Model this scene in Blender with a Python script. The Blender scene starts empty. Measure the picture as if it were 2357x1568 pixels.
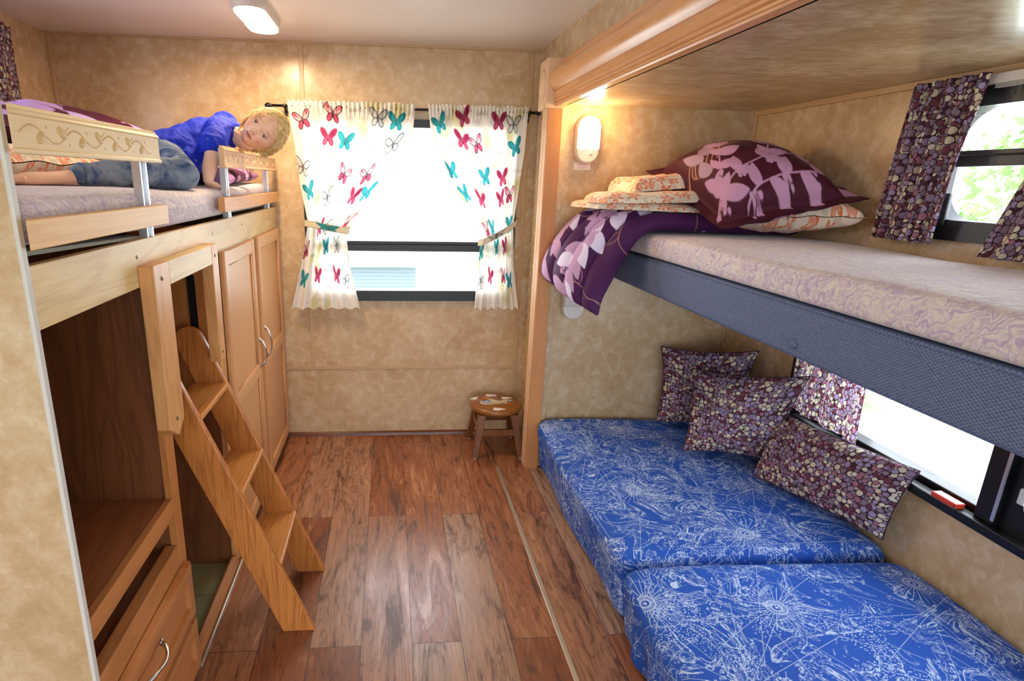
import bpy, math, random
import numpy as np
from mathutils import Vector, Matrix
random.seed(7); RNG = np.random.default_rng(11)
S = bpy.context.scene
COL = S.collection
PI = math.pi

# ---------------------------------------------------------------- camera
cd = bpy.data.cameras.new('camera'); cam = bpy.data.objects.new('camera', cd); COL.objects.link(cam)
cd.sensor_fit = 'HORIZONTAL'; cd.sensor_width = 36.0
cd.lens = 1328.7 / 2357 * 36.0
cd.shift_x = (1178.5 - 1006.8) / 2357
cd.clip_start = 0.02; cd.clip_end = 200
right = Vector((0.99671389, -0.07886231, 0.01849762))
down = Vector((-0.00335961, -0.2684085, -0.96329933))
fwd = Vector((0.08093293, 0.96007167, -0.26779142))
cam.matrix_world = Matrix.Translation((0, 0, 1.45)) @ Matrix((right, -down, -fwd)).transposed().to_4x4()
S.camera = cam
# ---------------------------------------------------------------- world, exposure
S.view_settings.view_transform = 'Standard'; S.view_settings.look = 'None'
S.view_settings.gamma = 1; S.view_settings.use_curve_mapping = False
S.view_settings.exposure = 0.12
W = bpy.data.worlds.new('overcast_sky'); S.world = W; W.use_nodes = True
bg = W.node_tree.nodes['Background']
bg.inputs[0].default_value = (0.84, 0.93, 1.07, 1); bg.inputs[1].default_value = 4.2
S.cycles.max_bounces = 8; S.cycles.diffuse_bounces = 6; S.cycles.glossy_bounces = 3
S.cycles.transmission_bounces = 6; S.cycles.transparent_max_bounces = 12
S.cycles.sample_clamp_indirect = 4.0
S.cycles.use_denoising = True

def area(name, loc, rot, sx, sy, power, color):
    l = bpy.data.lights.new(name, 'AREA'); l.shape = 'RECTANGLE'; l.size = sx; l.size_y = sy
    l.energy = power; l.color = color
    o = bpy.data.objects.new(name, l); COL.objects.link(o); o.location = loc; o.rotation_euler = rot
    return o
# daylight pouring in at the windows (portals of real openings)
area('back_window_daylight', (0.10, 3.30, 1.28), (PI / 2, 0, PI), 1.0, 0.85, 14, (0.86, 0.93, 1.0))
area('bunk_window_daylight', (1.80, 1.15, 1.52), (0, PI / 2, 0), 0.4, 1.1, 11, (0.86, 0.93, 1.0))
area('sofa_window_daylight', (1.80, 1.1, 0.76), (0, PI / 2, 0), 0.4, 1.5, 9, (0.86, 0.93, 1.0))
area('left_window_daylight', (-1.75, 1.9, 1.74), (0, -PI / 2, 0), 0.4, 1.0, 10, (0.80, 0.86, 1.0))

# ---------------------------------------------------------------- colour + node helpers
def hx(h):
    c = [int(h[i:i + 2], 16) / 255 for i in (0, 2, 4)]
    return tuple((x / 12.92 if x <= 0.04045 else ((x + 0.055) / 1.055) ** 2.4) for x in c)
def h4(h): return hx(h) + (1,)

class G:
    def __init__(s, name, rough=0.6, spec=0.5, metal=0.0):
        s.m = bpy.data.materials.new(name); s.m.use_nodes = True; s.t = s.m.node_tree
        s.b = s.t.nodes['Principled BSDF']; s.out = s.t.nodes['Material Output']
        s.b.inputs['Roughness'].default_value = rough; s.b.inputs['Specular IOR Level'].default_value = spec
        s.b.inputs['Metallic'].default_value = metal
    def set(s, sock, v):
        if isinstance(v, bpy.types.NodeSocket): s.t.links.new(v, sock)
        elif isinstance(v, str): sock.default_value = h4(v)
        else:
            if sock.type == 'RGBA' and len(v) == 3: v = tuple(v) + (1,)
            sock.default_value = v
    def n(s, typ, props=None, **ins):
        nd = s.t.nodes.new('ShaderNode' + typ)
        for k, v in (props or {}).items(): setattr(nd, k, v)
        for k, v in ins.items():
            key = int(k[1:]) if k[0] == 'i' and k[1:].isdigit() else k.replace('_', ' ')
            s.set(nd.inputs[key], v)
        return nd
    def obj(s): return s.n('TexCoord').outputs['Object']
    def uv(s): return s.n('TexCoord').outputs['UV']
    def geo(s): return s.n('NewGeometry').outputs['Position']
    def map(s, v, sc=(1, 1, 1), loc=(0, 0, 0), rot=(0, 0, 0)):
        return s.n('Mapping', None, Vector=v, Scale=sc, Location=loc, Rotation=rot).outputs[0]
    def math(s, op, a, b=0.0, c=0.0, clamp=False):
        return s.n('Math', {'operation': op, 'use_clamp': clamp}, i0=a, i1=b, i2=c).outputs[0]
    def vm(s, op, a, b=(0, 0, 0), out=0):
        return s.n('VectorMath', {'operation': op}, i0=a, i1=b).outputs[out]
    def noise(s, v, sc, det=4, rough=0.5, dist=0.0, out='Fac', dim='3D'):
        return s.n('TexNoise', {'noise_dimensions': dim}, Vector=v, Scale=sc, Detail=det, Roughness=rough, Distortion=dist).outputs[out]
    def ramp(s, f, stops, interp='LINEAR'):
        nd = s.n('ValToRGB'); r = nd.color_ramp; r.interpolation = interp
        while len(r.elements) < len(stops): r.elements.new(0.5)
        for e, (p, c) in zip(r.elements, stops):
            e.position = p; e.color = h4(c) if isinstance(c, str) else (c, c, c, 1)
        s.t.links.new(f, nd.inputs[0]); return nd.outputs[0]
    def mix(s, f, a, b, mode='MIX'):
        nd = s.t.nodes.new('ShaderNodeMix'); nd.data_type = 'RGBA'; nd.blend_type = mode
        s.set(nd.inputs[0], f); s.set(nd.inputs[6], a); s.set(nd.inputs[7], b); return nd.outputs[2]
    def sstep(s, v, lo, hi, a=0.0, b=1.0):
        nd = s.n('MapRange', {'interpolation_type': 'SMOOTHSTEP', 'clamp': True}, i0=v, i1=lo, i2=hi, i3=a, i4=b); return nd.outputs[0]
    def bump(s, h, strength=0.3, dist=0.002):
        o = s.n('Bump', None, Strength=strength, Distance=dist, Height=h).outputs[0]
        s.t.links.new(o, s.b.inputs['Normal'])
    def col(s, c): s.set(s.b.inputs['Base Color'], c); return s
    def rough(s, c): s.set(s.b.inputs['Roughness'], c); return s

def plain(name, c, rough=0.5, metal=0.0, spec=0.5):
    g = G(name, rough, spec, metal)
    n = g.noise(g.obj(), 40, 3)
    g.col(g.mix(g.math('MULTIPLY', n, 0.12), c, (0, 0, 0)))
    return g.m

def wood(name, light, dark, axis='y', rough=0.38, scale=1.0, contrast=1.0, ring=1.0, spec=0.4, coat=0.0):
    g = G(name, rough, spec)
    a = 'xyz'.index(axis)
    sc = [1, 1, 1]; sc[a] = 0.10
    v = g.map(g.obj(), tuple(q * scale for q in sc))
    big = g.noise(v, 9, 3, 0.5, 0.6)
    rings = g.math('FRACT', g.math('MULTIPLY', big, 9.0 * ring))
    rings = g.sstep(g.math('ABSOLUTE', g.math('SUBTRACT', rings, 0.5)), 0.16, 0.5)
    sf = [1, 1, 1]; sf[a] = 0.03
    fine = g.noise(g.map(g.obj(), tuple(q * scale for q in sf)), 220, 4, 0.6)
    f = g.math('ADD', g.math('MULTIPLY', rings, 0.42 * contrast), g.math('MULTIPLY', g.sstep(fine, 0.38, 0.7), 0.42 * contrast), clamp=True)
    blotch = g.noise(g.obj(), 4, 2)
    f = g.math('ADD', f, g.math('MULTIPLY', g.math('SUBTRACT', blotch, 0.5), 0.5), clamp=True)
    g.col(g.mix(f, light, dark))
    g.bump(fine, 0.12, 0.001)
    if coat: g.b.inputs['Coat Weight'].default_value = coat; g.b.inputs['Coat Roughness'].default_value = 0.25
    return g.m

def painted(name, rough=0.8, sheen=0.02, translucent=0.0, bump=True):
    g = G(name, rough, 0.2)
    a = g.n('Attribute', {'attribute_name': 'Col'}).outputs['Color']
    g.col(a)
    if bump:
        u = g.uv(); w = g.noise(u, 900, 2)
        big = g.noise(u, 14, 3, 0.6, 0.8)
        g.bump(g.math('ADD', g.math('MULTIPLY', w, 0.15), big), 0.35, 0.006)
    g.b.inputs['Sheen Weight'].default_value = sheen
    if translucent:
        tr = g.n('BsdfTranslucent', None, Color=a).outputs[0]
        mx = g.n('MixShader', None, i0=translucent, i1=g.b.outputs[0], i2=tr).outputs[0]
        g.t.links.new(mx, g.out.inputs[0])
    return g.m

M = {}
# vinyl wallpaper: mottled tan
g = G('mottled_tan_wallpaper', 0.34, 0.42)
p = g.geo()
n1 = g.noise(p, 3.2, 5, 0.6, 0.5); n2 = g.noise(p, 22, 5, 0.65, 0.4); n3 = g.noise(p, 120, 2)
f = g.math('ADD', g.math('MULTIPLY', n1, 0.45), g.math('ADD', g.math('MULTIPLY', n2, 0.50), g.math('MULTIPLY', n3, 0.10)))
g.col(g.ramp(f, [(0.34, 'aa8962'), (0.48, 'bc9e76'), (0.60, 'cab18e'), (0.76, 'd7c6a7')]))
g.rough(g.sstep(n2, 0.3, 0.7, 0.20, 0.30)); g.bump(n3, 0.05, 0.001)
M['wall'] = g.m
# same sheet on the slide-out ceiling, streaked by its run direction
g = G('streaked_tan_ceiling_panel', 0.22, 0.55)
p = g.map(g.geo(), (1.0, 1.5, 1)); n1 = g.noise(p, 3.5, 5, 0.6, 0.5); n2 = g.noise(p, 18, 5, 0.65, 0.4)
f = g.math('ADD', g.math('MULTIPLY', n1, 0.5), g.math('MULTIPLY', n2, 0.5))
g.col(g.ramp(f, [(0.40, 'a88c68'), (0.50, 'b89e7a'), (0.62, 'd0bd9c')]))
g.bump(g.noise(g.geo(), 6, 2), 0.10, 0.01)
M['slide_ceiling'] = g.m
g = G('white_ceiling_vinyl', 0.30, 0.4)
n = g.noise(g.geo(), 2.5, 3); g.col(g.mix(n, 'e2dcd4', 'ece8e2')); g.bump(g.noise(g.geo(), 1.7, 2), 0.25, 0.02)
M['ceiling'] = g.m
# hickory plank floor
g = G('rustic_plank_laminate', 0.28, 0.5)
p = g.geo(); sx = g.n('SeparateXYZ', None, Vector=p)
X, Y = sx.outputs[0], sx.outputs[1]
q = g.n('CombineXYZ', None, X=g.math('ADD', Y, -0.05), Y=g.math('ADD', X, 0.098 + 0.163 * 12), Z=0.0).outputs[0]
br = g.n('TexBrick', {'offset': 0.5, 'squash': 1.0}, Vector=q, Color1=(0, 0, 0, 1), Color2=(1, 1, 1, 1), Mortar=(0.5, 0.5, 0.5, 1),
         Scale=1.0, Mortar_Size=0.0011, Mortar_Smooth=0.1, Bias=0.0, Brick_Width=1.49, Row_Height=0.163)
tone = g.math('MULTIPLY', br.outputs[0], 1.0)
off = g.n('CombineXYZ', None, X=g.math('MULTIPLY', tone, 7.3), Y=g.math('MULTIPLY', tone, 3.1), Z=g.math('MULTIPLY', tone, 5.7)).outputs[0]
pv = g.vm('ADD', g.map(p, (1, 0.16, 1)), off)
big = g.noise(pv, 7, 4, 0.55, 1.2)
rg = g.math('FRACT', g.math('MULTIPLY', big, 11.0)); rg = g.sstep(g.math('ABSOLUTE', g.math('SUBTRACT', rg, 0.5)), 0.30, 0.5)
fine = g.noise(g.vm('ADD', g.map(p, (1, 0.05, 1)), off), 150, 5, 0.65)
scr = g.noise(g.vm('ADD', g.map(p, (1, 0.17, 1)), off), 15, 8, 0.74, 1.3)
base = g.ramp(tone, [(0.0, '7e4629'), (0.3, '945836'), (0.6, 'a36c4a'), (0.8, 'a67c60'), (1.0, 'ab8e78')])
c = g.mix(g.math('MULTIPLY', rg, 0.50), base, '5a2f1c')
c = g.mix(g.math('MULTIPLY', g.sstep(scr, 0.51, 0.64), 0.85), c, '43251a')
c = g.mix(g.math('MULTIPLY', g.sstep(scr, 0.48, 0.32), 0.55), c, 'd2a078')
c = g.mix(g.math('MULTIPLY', g.sstep(fine, 0.40, 0.68), 0.35), c, '5a3020')
c = g.mix(g.sstep(br.outputs[1], 0.2, 0.8), c, '3a1d12')
g.col(c); g.rough(g.sstep(scr, 0.3, 0.7, 0.22, 0.40)); g.bump(g.math('SUBTRACT', g.math('MULTIPLY', scr, 0.6), br.outputs[1]), 0.25, 0.002)
M['floor'] = g.m
# woods
M['oak_pale'] = wood('pale_oak_along_y', 'dcbf88', 'b98f58', 'y', 0.42, contrast=0.8)
M['oak_y'] = wood('honey_oak_along_y', 'd59a5e', 'a66b38', 'y')
M['oak_z'] = wood('honey_oak_along_z', 'd49a60', 'a96e3c', 'z', contrast=0.8)
M['door_z'] = wood('satin_maple_door_panel', 'd09b68', 'b98557', 'z', 0.36, contrast=0.5)
M['door_y'] = wood('satin_maple_door_rail', 'd4a270', 'bb8658', 'y', 0.36, contrast=0.5)
M['ladder_z'] = wood('golden_oak_ladder_side', 'c47c3c', '8c4e20', 'z', 0.30, scale=1.3, contrast=1.1, ring=1.3)
M['ladder_y'] = wood('golden_oak_ladder_step', 'd5924e', 'a86a32', 'y', 0.30, scale=1.2, contrast=1.0)
M['brown_z'] = wood('walnut_brown_panel', '7d4a2a', '4f2b17', 'z', 0.40, scale=1.0, contrast=0.9)
M['brown_y'] = wood('walnut_brown_shelf', '9a5c38', '6d3d22', 'y', 0.36, scale=1.0, contrast=0.8)
M['cab_y'] = wood('cherry_brown_front_rail', 'b87844', '8c562e', 'y', 0.36, contrast=0.7)
M['cab_z'] = wood('cherry_brown_front_stile', 'b8773f', '8c5129', 'z', 0.36, contrast=0.7)
M['pine'] = wood('knotty_pine_board', 'e6b878', 'c78f4c', 'y', 0.45, scale=1.0, contrast=0.7)
M['carved'] = wood('blond_carved_board', 'e9cf9c', 'cfa768', 'y', 0.45, scale=0.9, contrast=0.4)
M['stool_wood'] = wood('walnut_stained_stool', '7a4a28', '51301a', 'z', 0.32, contrast=0.6)
M['trim_z'] = wood('maple_casing', 'e0bd98', 'c79a70', 'z', 0.34, contrast=0.4)
M['trim_orange'] = wood('orange_casing_edge', 'c88a54', 'a8683a', 'z', 0.40, contrast=0.4)
M['valance'] = wood('maple_valance', 'd9a06c', 'bd7f4a', 'y', 0.26, scale=0.8, contrast=0.6, spec=0.5)
M['base_dark'] = wood('dark_base_moulding', '6a3a22', '3c1f12', 'x', 0.3)
# hard things
M['black'] = plain('black_window_frame', '090a0d', 0.38)
M['black_rod'] = plain('black_iron_rod', '14110f', 0.4, 0.3)
M['chrome'] = plain('brushed_nickel', 'c9c6c2', 0.25, 1.0)
M['alu'] = plain('satin_aluminium_channel', 'd9dce2', 0.30, 0.85)
M['white_trim'] = plain('grey_white_edge_trim', 'cfcac0', 0.45)
M['wall_trim'] = plain('tan_batten_strip', 'c2a077', 0.38)
M['plastic'] = plain('warm_white_plastic', 'd8cfc6', 0.35)
M['clearplastic'] = plain('milky_lens_plastic', 'd9d6cf', 0.15)
M['white_blind'] = plain('white_blind_metal', 'd6d3ce', 0.35)
M['ply'] = plain('speckled_board_edge', '8d8a7c', 0.8)
M['red'] = plain('red_plastic', 'd8402c', 0.3)
M['ink'] = plain('black_ink', '14110f', 0.6)
M['redink'] = plain('red_ink', 'c8433c', 0.6)
M['paper'] = plain('white_sticker', 'efe6d8', 0.5)
M['strip'] = plain('silver_floor_strip', 'c9bdaa', 0.3, 0.6)
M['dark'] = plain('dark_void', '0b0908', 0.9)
M['screw'] = plain('brass_screw', '8a7a58', 0.4, 0.8)
M['white_paint'] = plain('white_paint', 'f2efe9', 0.4)
M['cream_paint'] = plain('cream_paint', 'd9d2b0', 0.4)
M['orange_paint'] = plain('orange_paint', 'd2762e', 0.4)
M['blue_paint'] = plain('blue_paint', '4a7fc8', 0.4)
M['lightblue_paint'] = plain('light_blue_paint', 'c5dcf2', 0.4)
g = G('green_grey_floor_tile', 0.3)
q = g.n('TexBrick', {'offset': 0.0}, Vector=g.geo(), Color1=h4('8d8a63'), Color2=h4('7d7c5c'), Mortar=h4('5b5a48'), Scale=1.0, Mortar_Size=0.004, Brick_Width=0.3, Row_Height=0.3)
g.col(g.mix(g.math('MULTIPLY', g.noise(g.geo(), 20, 5), 0.5), q.outputs[0], 'b3a878')); M['tile'] = g.m
def emit(name, c, st):
    g = G(name, 0.3); g.col('ffffff'); g.set(g.b.inputs['Emission Color'], c); g.b.inputs['Emission Strength'].default_value = st; return g.m
M['lens_on'] = emit('lit_lamp_lens', 'fff0cf', 9.0)
M['lens_ceiling'] = emit('lit_ceiling_lens', 'fff0d8', 5.0)
g = G('window_glass', 0.02, 0.5)
gl = g.n('BsdfTransparent').outputs[0]; gs = g.n('BsdfGlossy', None, Roughness=0.02).outputs[0]
fr = g.n('Fresnel', None, IOR=1.4).outputs[0]
g.t.links.new(g.n('MixShader', None, i0=g.math('MULTIPLY', fr, 0.25), i1=gl, i2=gs).outputs[0], g.out.inputs[0]); M['glass'] = g.m

# blue cotton printed with white chart lines
g = G('blue_sea_chart_cotton', 0.75, 0.25)
geo = g.n('NewGeometry'); P3 = g.obj()
an = g.vm('ABSOLUTE', geo.outputs['Normal']); sn = g.n('SeparateXYZ', None, Vector=an); sp = g.n('SeparateXYZ', None, Vector=P3)
x, y, z = sp.outputs
isx = g.math('GREATER_THAN', sn.outputs[0], 0.72); isy = g.math('GREATER_THAN', sn.outputs[1], 0.72)
u_ = g.math('ADD', g.math('MULTIPLY', x, g.math('SUBTRACT', 1.0, isx)), g.math('MULTIPLY', z, isx))
v_ = g.math('ADD', g.math('MULTIPLY', y, g.math('SUBTRACT', 1.0, isy)), g.math('MULTIPLY', z, isy))
P2 = g.n('CombineXYZ', None, X=u_, Y=v_, Z=0.0).outputs[0]
def line(val, w, soft=0.35):
    return g.sstep(g.math('ABSOLUTE', val), w * (1 + soft), w * (1 - soft))
tot = None
def addl(v):
    global tot
    tot = v if tot is None else g.math('MAXIMUM', tot, v)
c1 = g.noise(P2, 6.0, 7, 0.62, 0.8, dim='2D')
addl(g.math('MULTIPLY', line(g.math('SUBTRACT', c1, 0.50), 0.0085), 0.95))
addl(g.math('MULTIPLY', line(g.math('SUBTRACT', c1, 0.535), 0.004), 0.55))
addl(g.math('MULTIPLY', line(g.math('SUBTRACT', c1, 0.60), 0.005), 0.8))
c2 = g.noise(g.map(P2, loc=(5.3, 1.7, 0)), 13.0, 5, 0.6, 1.2, dim='2D')
addl(g.math('MULTIPLY', line(g.math('SUBTRACT', c2, 0.62), 0.010), 0.85))
addl(g.math('MULTIPLY', g.math('MULTIPLY', g.sstep(c2, 0.66, 0.70), g.sstep(g.noise(P2, 90, 2, dim='2D'), 0.5, 0.56)), 0.7))
speck = g.n('TexVoronoi', {'voronoi_dimensions': '2D'}, Vector=P2, Scale=110.0, Randomness=1.0).outputs[0]
addl(g.math('MULTIPLY', g.math('MULTIPLY', g.sstep(speck, 0.26, 0.18), g.sstep(g.noise(g.map(P2, loc=(2, 9, 0)), 7, 3, dim='2D'), 0.52, 0.60)), 0.8))
for sc_, spokes, R0, loc in ((2.0, 32, 0.105, (0.3, 0.7, 0)), (1.5, 16, 0.5, (4.1, 2.2, 0)), (1.9, 12, 0.4, (7.7, 5.1, 0))):
    mp = g.map(P2, loc=loc)
    vo = g.n('TexVoronoi', {'voronoi_dimensions': '2D'}, Vector=mp, Scale=sc_, Randomness=0.75)
    rel = g.vm('SUBTRACT', mp, vo.outputs['Position']); sr = g.n('SeparateXYZ', None, Vector=rel)
    r_ = g.vm('LENGTH', rel, out='Value')
    ang = g.math('MULTIPLY', g.math('ARCTAN2', sr.outputs[1], sr.outputs[0]), spokes / (2 * PI))
    fr = g.math('ABSOLUTE', g.math('SUBTRACT', g.math('FRACT', g.math('ADD', ang, 100.5)), 0.5))
    dl = g.math('MULTIPLY', g.math('MULTIPLY', fr, 2 * PI / spokes), r_)
    sp_ = g.math('MULTIPLY', g.math('MULTIPLY', g.sstep(dl, 0.0013, 0.0006), g.sstep(r_, 0.010, 0.013)), g.sstep(r_, R0, R0 * 0.85))
    addl(g.math('MULTIPLY', sp_, 0.75 if spokes == 32 else 0.60))
    if spokes == 32:
        for rr in (0.014, 0.028):
            addl(g.math('MULTIPLY', line(g.math('SUBTRACT', r_, rr), 0.0016), 0.9))
        addl(g.sstep(r_, 0.005, 0.003))
base = g.mix(g.noise(P3, 3, 2), '1e4aa6', '2c62c6')
g.col(g.mix(g.math('MULTIPLY', tot, 0.92), base, 'cfe4fa'))
g.bump(g.math('ADD', g.noise(P3, 10, 3, 0.5, 0.5), g.math('MULTIPLY', g.noise(P3, 700, 1), 0.05)), 0.25, 0.008)
M['chart'] = g.m

# aubergine cotton printed with buttons
def buttons(name, translucent=0.0):
    g = G(name, 0.75, 0.2)
    u = g.uv()
    col = g.mix(g.noise(u, 30, 2), '38202a', '4a2832')
    for sc_, rad, loc, kp in ((62, 0.44, (0.3, 0.1, 0), 0.1), (50, 0.42, (3.7, 1.1, 0), 0.35), (36, 0.40, (8.1, 4.4, 0), 0.45), (44, 0.38, (1.9, 7.2, 0), 0.62)):
        v = g.n('TexVoronoi', {'voronoi_dimensions': '2D'}, Vector=g.map(u, loc=loc), Scale=float(sc_), Randomness=0.35)
        d = v.outputs['Distance']
        cc = g.n('SeparateColor', None, Color=v.outputs['Color'])
        pal = g.ramp(cc.outputs[0], [(0.0, '6a3644'), (0.14, '8c7a8e'), (0.34, 'cfc4ac'), (0.56, '9c8eb0'), (0.74, 'a06c7c'), (0.84, 'd6cbb4'), (0.94, '7d6e7c')], 'CONSTANT')
        ring = g.sstep(g.math('ABSOLUTE', g.math('SUBTRACT', d, rad * 0.62)), 0.045, 0.02)
        hole = g.sstep(d, 0.10, 0.06)
        pal = g.mix(g.math('MULTIPLY', g.math('MAXIMUM', ring, hole), 0.45), pal, '5a3c40')
        keep = g.math('GREATER_THAN', cc.outputs[1], kp)
        col = g.mix(g.math('MULTIPLY', g.sstep(d, rad + 0.10, rad + 0.06), keep), col, '3a222b')
        col = g.mix(g.math('MULTIPLY', g.sstep(d, rad, rad - 0.05), keep), col, pal)
    g.col(col)
    g.bump(g.math('ADD', g.noise(u, 9, 4, 0.6, 0.6), g.math('MULTIPLY', g.noise(u, 900, 1), 0.06)), 0.4, 0.012)
    if translucent:
        tr = g.n('BsdfTranslucent', None, Color=col).outputs[0]
        g.t.links.new(g.n('MixShader', None, i0=translucent, i1=g.b.outputs[0], i2=tr).outputs[0], g.out.inputs[0])
    return g.m
M['buttons'] = buttons('button_print_cotton'); M['buttons_sheer'] = buttons('button_print_curtain', 0.65)
# peach-orange flowers on cream
def flowers(name, cream='ecdfc9', org='df7a4c', leaf='c9bca2'):
    g = G(name, 0.8, 0.2); u = g.uv()
    warp = g.n('VectorMath', {'operation': 'ADD'}, i0=u, i1=g.vm('MULTIPLY', g.noise(u, 25, 2, out='Color'), (0.006, 0.006, 0))).outputs[0]
    col = g.mix(g.math('MULTIPLY', g.sstep(g.noise(u, 28, 3, 0.5, 1.0), 0.54, 0.57), 0.6), cream, leaf)
    for sc_, R0, loc, pet in ((12, 0.034, (0.2, 0.4, 0), 5), (17, 0.020, (5.1, 3.3, 0), 5), (14, 0.024, (9.4, 1.3, 0), 4)):
        mp = g.map(warp, loc=loc)
        vo = g.n('TexVoronoi', {'voronoi_dimensions': '2D'}, Vector=mp, Scale=float(sc_), Randomness=0.9)
        rel = g.vm('SUBTRACT', mp, vo.outputs['Position']); sr = g.n('SeparateXYZ', None, Vector=rel)
        r_ = g.vm('LENGTH', rel, out='Value'); cc = g.n('SeparateColor', None, Color=vo.outputs['Color'])
        a = g.math('MULTIPLY', g.math('ADD', g.math('ARCTAN2', sr.outputs[1], sr.outputs[0]), g.math('MULTIPLY', cc.outputs[0], 6.0)), float(pet))
        rp = g.math('MULTIPLY', g.math('ADD', 0.68, g.math('MULTIPLY', g.math('COSINE', a), 0.34)), R0)
        inside = g.sstep(g.math('SUBTRACT', r_, rp), 0.0012, -0.0012)
        cen = g.sstep(r_, R0 * 0.20, R0 * 0.14)
        fc = g.mix(g.sstep(g.math('SUBTRACT', r_, g.math('MULTIPLY', rp, 0.72)), -0.001, 0.001), '%s' % 'e8a383', org)
        fc = g.mix(cen, fc, cream)
        col = g.mix(g.math('MULTIPLY', inside, g.math('GREATER_THAN', cc.outputs[1], 0.42)), col, fc)
    g.col(col); g.bump(g.noise(u, 11, 4, 0.6, 0.8), 0.5, 0.012); g.b.inputs['Sheen Weight'].default_value = 0.2
    return g.m
M['flowers'] = flowers('orange_flower_cotton')
# quilted mattress ticking in cream and lilac
g = G('cream_lilac_mattress_ticking', 0.7, 0.25); p = g.obj()
w = g.vm('ADD', p, g.vm('MULTIPLY', g.noise(p, 14, 3, out='Color'), (0.12, 0.12, 0.12)))
wv = g.n('TexWave', {'wave_type': 'BANDS', 'bands_direction': 'DIAGONAL'}, Vector=w, Scale=13.0, Distortion=6.0, Detail=3.0, Detail_Scale=2.5).outputs[1]
b2 = g.noise(w, 16, 4, 0.6, 1.5)
c = g.ramp(wv, [(0.0, 'b4a2bc'), (0.22, 'd0c4cc'), (0.5, 'ded9d4'), (0.75, 'ccc9be'), (1.0, 'c2b2c4')])
c = g.mix(g.math('MULTIPLY', g.sstep(b2, 0.5, 0.62), 0.6), c, 'dcd2c8')
c = g.mix(g.math('MULTIPLY', g.sstep(b2, 0.45, 0.36), 0.4), c, 'b49cb8')
g.col(c); g.bump(g.math('ADD', wv, g.math('MULTIPLY', g.noise(p, 500, 1), 0.1)), 0.25, 0.004); g.b.inputs['Sheen Weight'].default_value = 0.3
M['ticking'] = g.m
# woven slate blue upholstery
g = G('slate_blue_basket_weave', 0.85, 0.2); p = g.obj()
sp = g.n('SeparateXYZ', None, Vector=p)
k = 2 * PI / 0.011
wa = g.math('SINE', g.math('MULTIPLY', sp.outputs[1], k)); wb = g.math('SINE', g.math('MULTIPLY', sp.outputs[2], k * 1.4))
wh = g.math('MULTIPLY', g.math('ADD', g.math('MULTIPLY', wa, wb), 1.0), 0.5)
nn = g.noise(g.map(p, (1, 1, 4)), 60, 3)
g.col(g.mix(g.math('MULTIPLY', g.math('ADD', g.math('MULTIPLY', wh, 0.6), g.math('MULTIPLY', nn, 0.5)), 1.0, clamp=True), '38425a', '7f90b4'))
g.bump(wh, 0.7, 0.003); M['weave'] = g.m
g = G('washed_denim', 0.85, 0.2); p = g.obj(); n1 = g.noise(p, 14, 4, 0.6, 0.6)
g.col(g.mix(g.sstep(n1, 0.35, 0.68), '33507c', '93a0ae')); g.bump(g.math('ADD', g.noise(p, 18, 4, 0.6, 1.0), g.math('MULTIPLY', g.noise(p, 600, 1), 0.1)), 0.6, 0.012); M['denim'] = g.m
g = G('royal_blue_jersey', 0.8, 0.2); p = g.obj()
st = g.n('TexVoronoi', None, Vector=p, Scale=60.0).outputs[0]
fl = g.math('MULTIPLY', g.sstep(st, 0.13, 0.09), g.sstep(g.noise(p, 7, 2), 0.52, 0.58))
g.col(g.mix(g.math('MULTIPLY', fl, 0.8), g.mix(g.noise(p, 5, 2), '1b2fb4', '2038c8'), 'd4dcff'))
g.bump(g.noise(g.map(p, (1, 1, 1)), 13, 3, 0.55, 1.3), 0.7, 0.02); M['shirt'] = g.m
g = G('child_skin', 0.5, 0.35)
a = g.n('Attribute', {'attribute_name': 'Col'}).outputs['Color']; g.col(a)
g.b.inputs['Subsurface Weight'].default_value = 0.12; g.b.inputs['Subsurface Radius'].default_value = (0.01, 0.004, 0.002); M['skin'] = g.m
g = G('blond_hair', 0.34, 0.5); n = g.noise(g.obj(), 90, 3)
g.col(g.mix(g.sstep(n, 0.35, 0.7), 'd3aa62', 'fbe6ae')); M['hair'] = g.m
M['eye_white'] = plain('eye_white', 'e9e2dc', 0.15); M['iris'] = plain('blue_grey_iris', '2b3238', 0.1)
M['plum'] = painted('plum_leaf_print_sateen', 0.6, 0.04)
M['butterfly'] = painted('butterfly_print_voile', 0.85, 0.0, 0.30, False)
g = G('leafy_green', 0.6); g.col(g.mix(g.noise(g.geo(), 5, 3), '6fa860', 'c4dc90')); M['leaf'] = g.m
g = G('dry_grass', 0.9); g.col(g.mix(g.noise(g.geo(), 3, 4), 'd2ccb8', 'b4bf9c')); M['grass'] = g.m
g = G('grey_blue_siding', 0.7); wv = g.n('TexWave', {'bands_direction': 'Z'}, Vector=g.geo(), Scale=6.0).outputs[1]
g.col(g.mix(wv, '8797a5', '9aa8b4')); M['siding'] = g.m

# ---------------------------------------------------------------- mesh helpers
WL = {}
def wloc(o): return WL.get(o.name, Vector((0, 0, 0)))
def tag(o, label=None, cat=None, group=None, kind=None):
    if label: o['label'] = label
    if cat: o['category'] = cat
    if group: o['group'] = group
    if kind: o['kind'] = kind
    return o
def attach(o, at, parent):
    if parent is not None:
        o.parent = parent; o.location = at - wloc(parent)
    else: o.location = at
    WL[o.name] = at.copy()
def empty(name, loc, label, cat, group=None):
    o = bpy.data.objects.new(name, None); COL.objects.link(o); o.empty_display_size = 0.05
    attach(o, Vector(loc), None); return tag(o, label, cat, group)

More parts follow.
